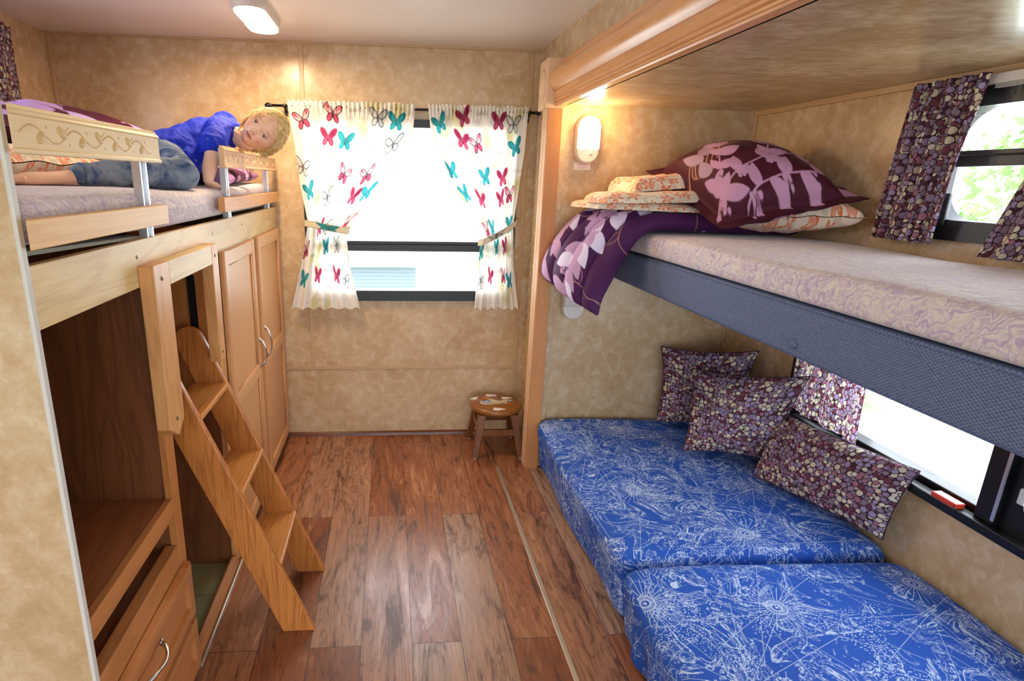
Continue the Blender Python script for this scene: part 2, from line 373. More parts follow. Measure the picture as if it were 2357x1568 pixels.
class MB:
    def __init__(s): s.v = []; s.f = []; s.uvs = None; s.cols = None
    def add(s, v, f):
        b = len(s.v); s.v += [tuple(map(float, q)) for q in v]; s.f += [tuple(int(i) + b for i in q) for q in f]; return s
    def box(s, x0, x1, y0, y1, z0, z1):
        v = [(x, y, z) for z in (z0, z1) for y in (y0, y1) for x in (x0, x1)]
        return s.add(v, [(0, 2, 3, 1), (4, 5, 7, 6), (0, 1, 5, 4), (2, 6, 7, 3), (0, 4, 6, 2), (1, 3, 7, 5)])
    def hexa(s, p8):   # bottom 4 (ccw), top 4 (ccw)
        return s.add(p8, [(3, 2, 1, 0), (4, 5, 6, 7), (0, 1, 5, 4), (1, 2, 6, 5), (2, 3, 7, 6), (3, 0, 4, 7)])
    def prism(s, poly, axis, a, b):
        n = len(poly)
        def P(q, t):
            return {'x': (t, q[0], q[1]), 'y': (q[0], t, q[1]), 'z': (q[0], q[1], t)}[axis]
        v = [P(q, a) for q in poly] + [P(q, b) for q in poly]
        return s.add(v, [tuple(range(n)), tuple(range(2 * n - 1, n - 1, -1))] + [(i, i + n, (i + 1) % n + n, (i + 1) % n) for i in range(n)])
    def tube(s, pts, r, n=8, flat=None):
        pts = [Vector(p) for p in pts]; m = len(pts)
        rs = r if isinstance(r, (list, tuple)) else [r] * m
        d0 = (pts[1] - pts[0]).normalized()
        up = Vector((0, 0, 1)) if abs(d0.z) < 0.9 else Vector((1, 0, 0))
        a = d0.cross(up).normalized(); v = []
        for i, p in enumerate(pts):
            d = (pts[min(i + 1, m - 1)] - pts[max(i - 1, 0)]).normalized()
            a = (a - d * a.dot(d)).normalized(); b = d.cross(a)
            fa, fb = (1, 1) if flat is None else flat
            for k in range(n):
                t = 2 * PI * k / n; v.append(p + a * (math.cos(t) * rs[i] * fa) + b * (math.sin(t) * rs[i] * fb))
        f = [(i * n + k, i * n + (k + 1) % n, (i + 1) * n + (k + 1) % n, (i + 1) * n + k) for i in range(m - 1) for k in range(n)]
        f += [tuple(range(n - 1, -1, -1)), tuple(range((m - 1) * n, m * n))]
        return s.add(v, f)
    def lathe(s, prof, c, n=32, axis='z'):
        v = []
        for r, h in prof:
            for k in range(n):
                t = 2 * PI * k / n; q = (r * math.cos(t), r * math.sin(t), h)
                if axis == 'x': q = (q[2], q[0], q[1])
                if axis == 'y': q = (q[0], -q[2], q[1])
                v.append((c[0] + q[0], c[1] + q[1], c[2] + q[2]))
        m = len(prof)
        f = [(i * n + k, i * n + (k + 1) % n, (i + 1) * n + (k + 1) % n, (i + 1) * n + k) for i in range(m - 1) for k in range(n)]
        f += [tuple(range(n - 1, -1, -1)), tuple(range((m - 1) * n, m * n))]
        return s.add(v, f)
    def ball(s, c, r, n=16, m=10, rot=None):
        r = (r, r, r) if isinstance(r, (int, float)) else r; v = []
        for i in range(m + 1):
            th = PI * i / m
            for k in range(n):
                t = 2 * PI * k / n
                q = Vector((r[0] * math.sin(th) * math.cos(t), r[1] * math.sin(th) * math.sin(t), r[2] * math.cos(th)))
                if rot is not None: q = rot @ q
                v.append((c[0] + q[0], c[1] + q[1], c[2] + q[2]))
        return s.add(v, [(i * n + k, (i + 1) * n + k, (i + 1) * n + (k + 1) % n, i * n + (k + 1) % n) for i in range(m) for k in range(n)])
    def build(s, name, mat, parent=None, smooth=False, bevel=0.0, seg=2, sub=0, label=None, cat=None, group=None, kind=None, weld=False):
        V = np.array(s.v); lo, hi = V.min(0), V.max(0)
        o0 = np.array([(lo[0] + hi[0]) / 2, (lo[1] + hi[1]) / 2, lo[2]])
        me = bpy.data.meshes.new(name); me.from_pydata((V - o0).tolist(), [], s.f); me.update()
        mm = M[mat] if isinstance(mat, str) else mat
        me.materials.append(mm)
        import bmesh
        bm = bmesh.new(); bm.from_mesh(me)
        if weld: bmesh.ops.remove_doubles(bm, verts=bm.verts, dist=1e-5)
        bmesh.ops.recalc_face_normals(bm, faces=bm.faces); bm.to_mesh(me); bm.free()
        if smooth: me.polygons.foreach_set('use_smooth', [True] * len(me.polygons))
        o = bpy.data.objects.new(name, me); COL.objects.link(o)
        attach(o, Vector(o0), parent)
        if bevel:
            b = o.modifiers.new('bevel', 'BEVEL'); b.width = bevel; b.segments = seg; b.limit_method = 'ANGLE'; b.angle_limit = 0.6
        if sub:
            q = o.modifiers.new('sub', 'SUBSURF'); q.levels = sub; q.render_levels = sub
        return tag(o, label, cat, group, kind)

def gridmesh(name, P, mat, parent=None, uv=None, col=None, closed=False, thick=0.0, label=None, cat=None, group=None, kind=None, smooth=True):
    """P: (nu,nv,3) array of points -> one sheet mesh with UVs in metres and an optional colour per point."""
    nu, nv = P.shape[:2]
    V = P.reshape(-1, 3); lo, hi = V.min(0), V.max(0)
    o0 = np.array([(lo[0] + hi[0]) / 2, (lo[1] + hi[1]) / 2, lo[2]])
    i, j = np.meshgrid(np.arange(nu - 1), np.arange(nv - 1), indexing='ij')
    a = (i * nv + j).ravel(); F = np.stack([a, a + nv, a + nv + 1, a + 1], 1)
    me = bpy.data.meshes.new(name)
    me.vertices.add(len(V)); me.vertices.foreach_set('co', (V - o0).astype(np.float32).ravel())
    me.loops.add(F.size); me.loops.foreach_set('vertex_index', F.astype(np.int32).ravel())
    me.polygons.add(len(F)); me.polygons.foreach_set('loop_start', np.arange(0, F.size, 4, dtype=np.int32))
    me.polygons.foreach_set('use_smooth', np.full(len(F), smooth))
    me.update(calc_edges=True)
    if uv is not None:
        l = me.uv_layers.new(name='uv'); l.data.foreach_set('uv', uv.reshape(-1, 2)[F.ravel()].astype(np.float32).ravel())
    if col is not None:
        c = np.concatenate([col.reshape(-1, 3), np.ones((nu * nv, 1))], 1).astype(np.float32)
        at = me.color_attributes.new('Col', 'FLOAT_COLOR', 'POINT'); at.data.foreach_set('color', c.ravel())
    me.materials.append(M[mat] if isinstance(mat, str) else mat)
    me.validate()
    o = bpy.data.objects.new(name, me); COL.objects.link(o); attach(o, Vector(o0), parent)
    if thick:
        q = o.modifiers.new('thick', 'SOLIDIFY'); q.thickness = thick; q.offset = 0
    return tag(o, label, cat, group, kind)

def struct(mb, name, mat, parent=None, **k):
    return mb.build(name, mat, parent, kind='structure', **k)

# ---- painting canvases used as colour per point
class Canvas:
    def __init__(s, w, h, res, bgc):     # metres, metres, metres per cell
        s.nx, s.ny = int(w / res) + 1, int(h / res) + 1
        s.x = np.linspace(0, w, s.nx)[:, None] * np.ones((1, s.ny)); s.y = np.linspace(0, h, s.ny)[None, :] * np.ones((s.nx, 1))
        s.c = np.ones((s.nx, s.ny, 3)) * np.array(hx(bgc)); s.res = res; s.w, s.h = w, h
    def win(s, cx, cy, r):
        i0 = max(int((cx - r) / s.res), 0); i1 = min(int((cx + r) / s.res) + 2, s.nx)
        j0 = max(int((cy - r) / s.res), 0); j1 = min(int((cy + r) / s.res) + 2, s.ny)
        return slice(i0, max(i1, i0)), slice(j0, max(j1, j0))
    def put(s, sl, mask, c, alpha=1.0):
        c = np.array(hx(c)) if isinstance(c, str) else np.array(c)
        k = np.clip(mask, 0, 1)[..., None] * alpha
        s.c[sl] = s.c[sl] * (1 - k) + c * k
    def ell(s, cx, cy, a, b, ang, c, alpha=1.0, ring=None):
        R = max(a, b) * 1.1 + s.res; sl = s.win(cx, cy, R)
        X, Y = s.x[sl] - cx, s.y[sl] - cy; ca, sa = math.cos(ang), math.sin(ang)
        u, v = X * ca + Y * sa, -X * sa + Y * ca
        d = np.sqrt((u / a) ** 2 + (v / b) ** 2); e = s.res / min(a, b)
        m = (1 - d) / e + 0.5
        if ring: m = np.minimum(m, (d - 1 + ring) / e + 0.5)
        s.put(sl, m, c, alpha)
    def leaf(s, x, y, L, Wd, ang, c, alpha=1.0, ring=0):
        cx, cy = x + math.cos(ang) * L / 2, y + math.sin(ang) * L / 2
        sl = s.win(cx, cy, L * 0.6 + s.res); X, Y = s.x[sl] - x, s.y[sl] - y
        ca, sa = math.cos(ang), math.sin(ang); u, v = (X * ca + Y * sa) / L, (-X * sa + Y * ca)
        uu = np.clip(u, 0, 1); w = Wd * (np.sin(PI * uu ** 0.72)) ** 0.85
        m = (w - np.abs(v)) / s.res + 0.5; m = np.where((u > 0) & (u < 1), m, 0)
        if ring: m = np.minimum(m, (np.abs(v) - w + ring) / s.res + 0.5)
        s.put(sl, m, c, alpha)
    def line(s, pts, wd, c, alpha=1.0):
        for (x0, y0), (x1, y1) in zip(pts[:-1], pts[1:]):
            L = math.hypot(x1 - x0, y1 - y0) + 1e-9; sl = s.win((x0 + x1) / 2, (y0 + y1) / 2, L / 2 + wd + s.res)
            X, Y = s.x[sl] - x0, s.y[sl] - y0; t = np.clip((X * (x1 - x0) + Y * (y1 - y0)) / L ** 2, 0, 1)
            d = np.hypot(X - t * (x1 - x0), Y - t * (y1 - y0)); s.put(sl, (wd / 2 - d) / s.res + 0.5, c, alpha)
    def text(s, x, y, t, hgt, c, alpha=1.0):
        px_ = hgt / 7
        for ch in t:
            rows = FONT.get(ch)
            if rows:
                for r, bits in enumerate(rows):
                    for k in range(5):
                        if bits >> (4 - k) & 1:
                            cx, cy = x + (k + 0.5) * px_, y - (r + 0.5) * px_
                            sl = s.win(cx, cy, px_); m = ((np.abs(s.x[sl] - cx) < px_ * 0.55) & (np.abs(s.y[sl] - cy) < px_ * 0.55)).astype(float)
                            s.put(sl, m, c, alpha)
            x += px_ * 6
FONT = {'A': (14, 17, 17, 31, 17, 17, 17), 'B': (30, 17, 17, 30, 17, 17, 30), 'C': (14, 17, 16, 16, 16, 17, 14), 'E': (31, 16, 16, 30, 16, 16, 31),
        'I': (14, 4, 4, 4, 4, 4, 14), 'L': (16, 16, 16, 16, 16, 16, 31), 'P': (30, 17, 17, 30, 16, 16, 16), 'Q': (14, 17, 17, 17, 21, 18, 13),
        'R': (30, 17, 17, 30, 20, 18, 17), 'S': (15, 16, 16, 14, 1, 1, 30), 'T': (31, 4, 4, 4, 4, 4, 4), 'U': (17, 17, 17, 17, 17, 17, 14),
        'X': (17, 17, 10, 4, 10, 17, 17), '2': (14, 17, 1, 6, 8, 16, 31), 'N': (17, 25, 21, 19, 17, 17, 17), 'V': (17, 17, 17, 17, 17, 10, 4)}

def butterfly(cv, x, y, sz, kind, rot=0.0):
    pal = {'m': ('a8375a', '8a2a46', '4a2a34'), 't': ('2f8f96', '3aa5ac', '24474c'), 'g': ('b9b9b4', 'c9c9c4', '4a4a4c'), 'p': ('c4506e', 'e8b4bc', '4c2c38')}[kind]
    ca, sa = math.cos(rot), math.sin(rot)
    def T(u, v): return x + (u * ca - v * sa) * sz, y + (u * sa + v * ca) * sz
    for sg in (-1, 1):
        bx, by = T(sg * 0.27, 0.16); an = rot + (PI / 2 - 0.85 if sg > 0 else PI / 2 + 0.85)
        cv.ell(bx, by, 0.30 * sz, 0.16 * sz, an, pal[2] if kind in 'gp' else pal[0])
        if kind in 'gp': cv.ell(bx, by, 0.25 * sz, 0.115 * sz, an, pal[1]); 
        if kind == 'p': cv.ell(*T(sg * 0.36, 0.26), 0.13 * sz, 0.05 * sz, an, pal[0])
        if kind in 'mt': cv.ell(bx, by, 0.18 * sz, 0.07 * sz, an, pal[1], 0.7)
        bx, by = T(sg * 0.18, -0.17); an2 = rot + (-0.9 if sg > 0 else -PI + 0.9)
        cv.ell(bx, by, 0.21 * sz, 0.145 * sz, an2, pal[2] if kind in 'gp' else pal[0])
        if kind in 'gp': cv.ell(bx, by, 0.17 * sz, 0.105 * sz, an2, pal[0] if kind == 'p' else pal[1])
        else: cv.ell(bx, by, 0.12 * sz, 0.08 * sz, an2, pal[1] if kind == 't' else 'c4607a', 0.8)
    cv.line([T(0, 0.12), T(0, -0.16)], 0.045 * sz, pal[2]); cv.line([T(0, 0.1), T(0.07, 0.28)], 0.014 * sz, pal[2]); cv.line([T(0, 0.1), T(-0.07, 0.28)], 0.014 * sz, pal[2])

def stamp(cv, x, y, r):
    cv.ell(x, y, r, r, 0, '77726a', 0.8, ring=0.10); cv.ell(x, y, r * 0.7, r * 0.7, 0, '77726a', 0.7, ring=0.12)
    for k in range(3): cv.line([(x - r * 0.5, y + (k - 1) * r * 0.3), (x + r * 0.5, y + (k - 1) * r * 0.3)], r * 0.08, '77726a', 0.7)
def curtain_print(w, h, seed):
    cv = Canvas(w, h, 0.0021, 'f5f1e8'); r = random.Random(seed)
    for k in range(22):
        x, y = r.uniform(0, w), r.uniform(0, h); a = r.uniform(0, 6.28)
        for q in range(5): cv.leaf(x, y, r.uniform(0.06, 0.12), 0.018, a + (q - 2) * 0.5, 'd9d3a0', 0.55)
    kinds = 'mtgpmtpgmt'
    rows = int(h / 0.135); cols = 5
    for j in range(rows):
        for i in range(cols):
            x = (i + 0.5 + 0.28 * math.sin(j * 2.1 + i)) / cols * w; y = h - (j + 0.45 + 0.22 * math.cos(i * 1.7 + j)) * 0.135
            q = (i * 3 + j * 2 + seed) % 10
            if (i + j * 2) % 3 != 2: butterfly(cv, x, y, 0.118, kinds[q], r.uniform(-0.35, 0.35))
            else:
                t = ('SALIX CARPEA', 'BETULUS', 'QUERCUS', 'CARPINUS BETULUS')[(i + j) % 4]
                cv.text(x - 0.06, y, t, 0.016, '8a857a', 0.75)
                if (i + j) % 2: stamp(cv, x + 0.03, y - 0.045, 0.028)
    return cv

def plum_print(w, h, seed, bgc='2c0a22', leafc='b98ab8', light='d9c4dd', res=0.003):
    cv = Canvas(w, h, res, bgc); r = random.Random(seed)
    for k in range(max(2, int(w * h / 0.10))):        # thin outline scrolls
        x, y = r.uniform(0, w), r.uniform(0, h); a = r.uniform(0, 6.28); pts = [(x, y)]
        for q in range(18):
            a += 0.22 * math.sin(q * 0.7 + k); x += math.cos(a) * 0.022; y += math.sin(a) * 0.022; pts.append((x, y))
        cv.line(pts, 0.003, 'd9a58c', 0.8); cv.leaf(pts[9][0], pts[9][1], 0.09, 0.026, a + 1, 'd9a58c', 0.8, ring=0.003)
    ny = max(1, int(h / 0.21 + 0.5)); nx = max(1, int(w / 0.34 + 0.5))
    for j in range(ny):
        for i in range(nx):
            x = (i + 0.1 + r.uniform(-0.1, 0.1)) * w / nx; y = (j + 0.3 + r.uniform(-0.15, 0.15)) * h / ny; a = r.uniform(0.1, 0.9) + (seed % 3) * 0.5
            pts = [(x, y)]; L = 0
            for q in range(16):
                a += 0.035 * math.sin(q * 0.5 + j); x += math.cos(a) * 0.026; y += math.sin(a) * 0.026; pts.append((x, y))
                if q % 3 == 1:
                    sg = 1 if (q // 3) % 2 else -1; ln = r.uniform(0.11, 0.16)
                    cv.leaf(x, y, ln, ln * 0.27, a + sg * r.uniform(0.7, 1.1), leafc if r.random() < 0.7 else light)
                    if r.random() < 0.5: cv.leaf(x, y, ln * 0.8, ln * 0.2, a + sg * 0.25, leafc)
                if q % 5 == 3:
                    for b in range(6):
                        bx, by = x + r.uniform(-0.03, 0.03), y + r.uniform(-0.035, 0.0); cv.line([(x, y), (bx, by)], 0.003, leafc); cv.ell(bx, by, 0.0085, 0.0085, 0, leafc)
            cv.line(pts, 0.006, leafc)
    return cv

def sham_print(w, h, bgc, leafc, res):
    cv = Canvas(w, h, res, bgc); r = random.Random(4)
    def bez(p, n=40):
        P = np.array(p, float); t = np.linspace(0, 1, n)[:, None]; return ((1 - t) ** 3 * P[0] + 3 * (1 - t) ** 2 * t * P[1] + 3 * (1 - t) * t * t * P[2] + t ** 3 * P[3])
    for q in range(6):                                   # fine outline scrolls, upper left
        b = bez([(0.06 + 0.03 * q, 0.30), (0.10 + 0.05 * q, 0.45), (0.25 + 0.05 * q, 0.36), (0.30 + 0.07 * q, 0.56)]); cv.line(list(map(tuple, b)), 0.0028, 'e0a890', 0.85)
    for (x, y, a) in ((0.10, 0.28, 1.2), (0.20, 0.42, 0.4), (0.33, 0.50, 0.9)): cv.leaf(x, y, 0.11, 0.030, a, 'e0a890', 0.85, ring=0.0028)
    for (x, y, a, l) in ((0.16, 0.34, 1.9, 0.12), (0.19, 0.36, 0.9, 0.13), (0.12, 0.24, 1.3, 0.11)): cv.leaf(x, y, l, l * 0.30, a, 'a78aa6')
    stems = ([(0.20, 0.05), (0.36, 0.15), (0.52, 0.07), (0.74, 0.13)], [(0.03, 0.05), (0.16, 0.24), (0.40, 0.15), (0.73, 0.28)], [(0.10, 0.08), (0.16, 0.22), (0.24, 0.32), (0.34, 0.46)], [(0.40, 0.17), (0.48, 0.30), (0.58, 0.40), (0.72, 0.50)])
    for k, st in enumerate(stems):
        b = bez(st); cv.line(list(map(tuple, b)), 0.0065, leafc)
        for q in range(6, 38, 6 if k == 0 else 9):
            d = b[min(q + 1, 39)] - b[q]; a = math.atan2(d[1], d[0]); sg = 1 if (q // 6 + k) % 2 else -1; ln = r.uniform(0.10, 0.14)
            cv.leaf(b[q][0], b[q][1], ln, ln * 0.27, a + sg * 0.85, leafc)
            if k: cv.leaf(b[q][0], b[q][1], ln * 0.8, ln * 0.2, a - sg * 0.5, leafc)
        for q in (4, 17, 27):
            for m in range(8):
                bx, by = b[q][0] + r.uniform(-0.035, 0.035), b[q][1] + r.uniform(-0.045, -0.004); cv.line([tuple(b[q]), (bx, by)], 0.003, leafc); cv.ell(bx, by, 0.0085, 0.0085, 0, leafc)
    return cv

# ---- pillows from four corners
def pillow(name, TL, TR, BR, BL, thick, mat, n=60, flange=0.0, cv=None, uvs=None, pinch=0.06, sag=0.0, wr=0.004, seed=0, parent=None, seam=True, pe=0.5, **k):
    TL, TR, BR, BL = [np.array(q, float) for q in (TL, TR, BR, BL)]
    if cv is not None: nx, ny = cv.nx, cv.ny
    else: nx = ny = n
    W_ = (np.linalg.norm(TR - TL) + np.linalg.norm(BR - BL)) / 2; H_ = (np.linalg.norm(TL - BL) + np.linalg.norm(TR - BR)) / 2
    s = np.linspace(0, 1, nx)[:, None] * np.ones((1, ny)); t = np.linspace(0, 1, ny)[None, :] * np.ones((nx, 1))
    # edges draw in between the corners
    s2 = s + pinch * (0.5 - s) * 2 * (4 * t * (1 - t)) * 0.5; t2 = t + pinch * (0.5 - t) * 2 * (4 * s * (1 - s)) * 0.5
    S2, T2 = s2[..., None], t2[..., None]
    base = (BL * (1 - S2) + BR * S2) * (1 - T2) + (TL * (1 - S2) + TR * S2) * T2
    nrm = np.cross(TR - TL, TL - BL) + np.cross(BR - BL, TR - BR); nrm = nrm / np.linalg.norm(nrm)
    fs, ft = flange / max(W_, 1e-6), flange / max(H_, 1e-6)
    a = np.clip((s - fs) / (1 - 2 * fs), 0, 1); b = np.clip((t - ft) / (1 - 2 * ft), 0, 1)
    prof = (np.clip(4 * a * (1 - a), 0, 1) ** pe) * (np.clip(4 * b * (1 - b), 0, 1) ** pe)
    rg = np.random.default_rng(seed); wav = np.zeros_like(s)
    for q in range(9):
        fx, fy, ph = rg.uniform(-5, 5), rg.uniform(-5, 5), rg.uniform(0, 6.28); wav += np.sin(2 * PI * (fx * s + fy * t) + ph) / 9
    edge = 1 - prof
    h = thick / 2 * prof
    obs = []
    top = base + nrm * (h + wr * wav * 2 + 0.0015)[..., None]
    bot = base - nrm * (h * 0.9 - wr * wav * 2 + 0.0015)[..., None]
    if sag: top[..., 2] -= sag * edge ** 2; bot[..., 2] -= sag * edge ** 2
    uv = np.stack([s * W_, t * H_], -1)
    P = np.concatenate([top, bot[::-1]], 0); UV = np.concatenate([uv, uv[::-1] + 0.37], 0)
    C = None
    if cv is not None: C = np.concatenate([cv.c, cv.c[::-1]], 0)
    o = gridmesh(name, P, mat, parent, UV, C, **k)
    # close the remaining three rims
    import bmesh
    bm = bmesh.new(); bm.from_mesh(o.data); bmesh.ops.remove_doubles(bm, verts=bm.verts, dist=0.0002)
    es = [e for e in bm.edges if e.is_boundary]
    try: bmesh.ops.bridge_loops(bm, edges=[e for e in es])
    except Exception: pass
    bm.to_mesh(o.data); bm.free()
    if seam:
        rim = MB(); loop = [tuple(base[i, 0]) for i in range(0, nx, 3)] + [tuple(base[-1, j]) for j in range(0, ny, 3)] + [tuple(base[i, -1]) for i in range(nx - 1, -1, -3)] + [tuple(base[0, j]) for j in range(ny - 1, -1, -3)]
        if sag: loop = [(a_, b_, c_ - sag) for a_, b_, c_ in loop]
        rim.tube(loop + [loop[0]], 0.0022, 6)
        bpy_rim = rim.build('piping', 'seam_dark', o, smooth=True)
    return o
M['seam_dark'] = plain('dark_seam_cord', '3a1a24', 0.8)

# ================================================================ SETTING
YB, YE, XL, XR, XW, ZC, ZS, XC = 3.147, 2.74, -1.615, 0.765, 1.705, 2.09, 1.785, -0.595
struct(MB().box(-1.75, 1.80, -1.6, 3.30, -0.06, 0.0), 'floor', 'floor')
struct(MB().box(-1.75, XR + 0.02, -1.6, 3.30, ZC, ZC + 0.05), 'ceiling', 'ceiling')
struct(MB().box(XR, 1.80, -1.6, YE + 0.06, ZS, ZS + 0.03), 'ceiling_alcove', 'slide_ceiling')
def holed(axis, a0, a1, u0, u1, z0, z1, holes):
    """wall slab between a0..a1 on its thin axis, spanning u and z, with rectangular holes (u0,u1,z0,z1)."""
    mb = MB()
    us = sorted({u0, u1} | {h[0] for h in holes} | {h[1] for h in holes}); zs = sorted({z0, z1} | {h[2] for h in holes} | {h[3] for h in holes})
    for ua, ub in zip(us[:-1], us[1:]):
        for za, zb in zip(zs[:-1], zs[1:]):
            um, zm = (ua + ub) / 2, (za + zb) / 2
            if any(h[0] < um < h[1] and h[2] < zm < h[3] for h in holes): continue
            if axis == 'y': mb.box(ua, ub, a0, a1, za, zb)
            else: mb.box(a0, a1, ua, ub, za, zb)
    return mb
BW = (-0.43, 0.655, 0.82, 1.73)      # back window hole x0 x1 z0 z1
struct(holed('y', YB, YB + 0.05, -1.70, XR + 0.05, 0, ZC, [BW]), 'wall_back', 'wall')
struct(holed('x', XL - 0.05, XL, -1.6, YB + 0.05, 0, ZC, [(1.45, 2.45, 1.52, 1.96)]), 'wall_left', 'wall')
mb = MB().box(XR, XR + 0.03, 2.72, YB, 0, ZC); mb.box(XR, XR + 0.03, -1.6, 2.72, ZS, ZC)
struct(mb, 'wall_right', 'wall')
struct(MB().box(XR, 1.80, YE, YE + 0.04, 0, ZS), 'wall_alcove_end', 'wall')
UW = (0.62, 1.775, 1.33, 1.72); LW = (0.30, 2.14, 0.53, 0.98)
struct(holed('x', XW, XW + 0.05, -1.6, YE, 0, ZS, [UW, LW]), 'wall_alcove_side', 'wall')
struct(MB().box(-1.615, XC - 0.004, 0.988, 0.999, 0, ZC), 'wall_partition', 'wall')
struct(MB().box(XC - 0.006, XC + 0.002, 0.986, 1.0005, 0, ZC), 'trim_1', 'white_trim', bevel=0.002)
# batten strips on the back wall and corners
def bat(i, *b, mat='wall_trim', bevel=0.0015): struct(MB().box(*b), 'trim_%d' % i, mat, bevel=bevel)
bat(2, -0.445, -0.423, YB - 0.004, YB, 1.81, ZC); bat(3, -0.445, -0.423, YB - 0.003, YB, 0.42, 0.80)
bat(4, 0.703, 0.730, YB - 0.004, YB, 1.80, ZC); bat(5, 0.703, 0.728, YB - 0.003, YB, 0.03, 1.80)
bat(6, -0.60, 0.703, YB - 0.004, YB, 0.405, 0.425)
bat(7, XL, XL + 0.016, YB - 0.016, YB, 1.30, ZC); bat(8, XW - 0.012, XW, YE - 0.012, YE, 0.27, ZS)
bat(9, XW - 0.014, XW, 0.0, YE, ZS - 0.022, ZS)
bat(10, -1.6, XR, YB - 0.012, YB, ZC - 0.010, ZC)
struct(MB().prism([(YB, 0.0), (YB - 0.018, 0.0), (YB - 0.014, 0.014), (YB, 0.022)], 'x', -0.60, 0.76), 'baseboard_back', 'base_dark')
struct(MB().box(0.549, 0.565, -1.0, 2.715, -0.001, 0.003), 'trim_11', 'strip', bevel=0.001)
struct(MB().box(XC - 0.004, XC + 0.004, 2.0, YB, 0.0, 0.004), 'trim_12', 'base_dark')
# casing of the slide-out opening (post with corner block)
cs = empty('opening_casing', (0.74, 2.76, 0), 'pale fluted wooden post with round-carved corner block at slide-out opening', 'post')
prof = [(0.700, 2.785), (0.700, 2.762)] 
for yy in (2.752, 2.742, 2.730): prof += [(0.700, yy + 0.004), (0.7045, yy + 0.002), (0.700, yy)]
prof += [(0.700, 2.704), (0.765, 2.704), (0.765, 2.785)]
MB().prism([(a, b) for a, b in prof], 'z', 0.0, 1.765).build('post', 'trim_z', cs)
MB().box(0.7005, 0.766, 2.690, 2.7038, 0.0, 1.765).build('edge_board', 'trim_orange', cs, bevel=0.001)
MB().box(0.688, 0.765, 2.692, 2.835, 1.765, 1.972).build('corner_block', 'trim_z', cs, bevel=0.002)
rs = MB()
rs.lathe([(0.075, 0), (0.075, 0.003), (0.058, 0.004), (0.055, 0.001), (0.045, 0.006), (0.02, 0.009), (0.001, 0.010)], (0, 0, 0), 40, 'x')
rs.v = [(0.688 - x, 2.775 + y * 0.68, 1.868 + z * 0.9) for x, y, z in rs.v]
rs.build('rosette', 'trim_z', cs, smooth=True)
mv = MB()
for k, yy in enumerate((2.700, 2.708, 2.716)): mv.box(0.6855, 0.6885, yy, yy + 0.004, 1.765, 1.972)
mv.build('block_flute', 'trim_z', cs, bevel=0.001)
# round-nosed valance over the opening
vp = [(0.765, 1.775), (0.735, 1.775), (0.733, 1.780), (0.729, 1.782), (0.7285, 1.788), (0.732, 1.790), (0.726, 1.794), (0.7255, 1.801), (0.729, 1.803), (0.722, 1.808), (0.7215, 1.816), (0.725, 1.818),
      (0.724, 1.836), (0.718, 1.838)]
for k in range(13):
    t = k / 12; a = -0.9 + t * 2.2; vp.append((0.758 - 0.060 * math.cos(a), 1.882 + 0.058 * math.sin(a)))
vp += [(0.748, 1.945), (0.750, 1.962), (0.756, 1.966), (0.765, 1.968)]
va = MB().prism(vp, 'y', -1.4, 2.692).build('window_valance', 'valance', smooth=False, label='long honey wooden valance with rounded nose above the slide-out bunk opening', cat='valance')
for f in va.data.polygons: f.use_smooth = len(f.vertices) == 4
va.modifiers.new('es', 'EDGE_SPLIT').split_angle = 0.5

# ================================================================ WINDOWS
def pane(parent, axis, a, u0, u1, z0, z1):
    mb = MB()
    mb.box(u0, u1, a, a + 0.004, z0, z1) if axis == 'y' else mb.box(a, a + 0.004, u0, u1, z0, z1)
    return mb.build('pane', 'glass', parent)
def rframe(u0, u1, z0, z1, U0, U1, Z0, Z1, r, n=8):
    """outer rectangle / rounded inner opening, as point loops"""
    inn = []
    for cx, cz, a0 in ((U1 - r, Z1 - r, 0), (U0 + r, Z1 - r, PI / 2), (U0 + r, Z0 + r, PI), (U1 - r, Z0 + r, 1.5 * PI)):
        for k in range(n + 1): a = a0 + PI / 2 * k / n; inn.append((cx + r * math.cos(a), cz + r * math.sin(a)))
    out = []
    for (cx, cz) in ((u1, z1), (u0, z1), (u0, z0), (u1, z0)): out += [(cx, cz)] * (n + 1)
    return out, inn
def frame(mb, axis, a0, a1, *rest):
    out, inn = rframe(*rest); n = len(out)
    def P(q, t): return (q[0], t, q[1]) if axis == 'y' else (t, q[0], q[1])
    v = [P(q, a0) for q in out] + [P(q, a0) for q in inn] + [P(q, a1) for q in out] + [P(q, a1) for q in inn]
    f = []
    for i in range(n):
        j = (i + 1) % n
        f += [(i, j, n + j, n + i), (2 * n + i, 3 * n + i, 3 * n + j, 2 * n + j), (n + i, n + j, 3 * n + j, 3 * n + i), (i, 2 * n + i, 2 * n + j, j)]
    mb.add(v, f)
w1 = bpy.data.objects.new('window_1', None); COL.objects.link(w1); attach(w1, Vector((0.1, YB, 0.80)), None); w1['kind'] = 'structure'
fb = MB(); frame(fb, 'y', YB - 0.022, YB + 0.05, -0.447, 0.673, 0.805, 1.745, -0.415, 0.640, 0.862, 1.705, 0.05)
fb.build('window_frame', 'black', w1, weld=True)
b = MB().box(-0.42, 0.645, YB - 0.018, YB + 0.02, 1.076, 1.130); b.box(-0.42, 0.645, YB - 0.026, YB - 0.014, 1.112, 1.118)
b.build('crossbar', 'black', w1, bevel=0.003)
for xx in (-0.17, 0.41): MB().ball((xx, YB - 0.020, 1.10), 0.005, 8, 6).build('screw', 'screw', w1, smooth=True)
pane(w1, 'y', YB + 0.02, -0.45, 0.65, 0.86, 1.71)
w2 = bpy.data.objects.new('window_2', None); COL.objects.link(w2); attach(w2, Vector((XW, 1.2, 1.30)), None); w2['kind'] = 'structure'
fb = MB(); frame(fb, 'x', XW - 0.022, XW + 0.05, 0.60, 1.80, 1.302, 1.735, 0.66, 1.735, 1.362, 1.682, 0.09)
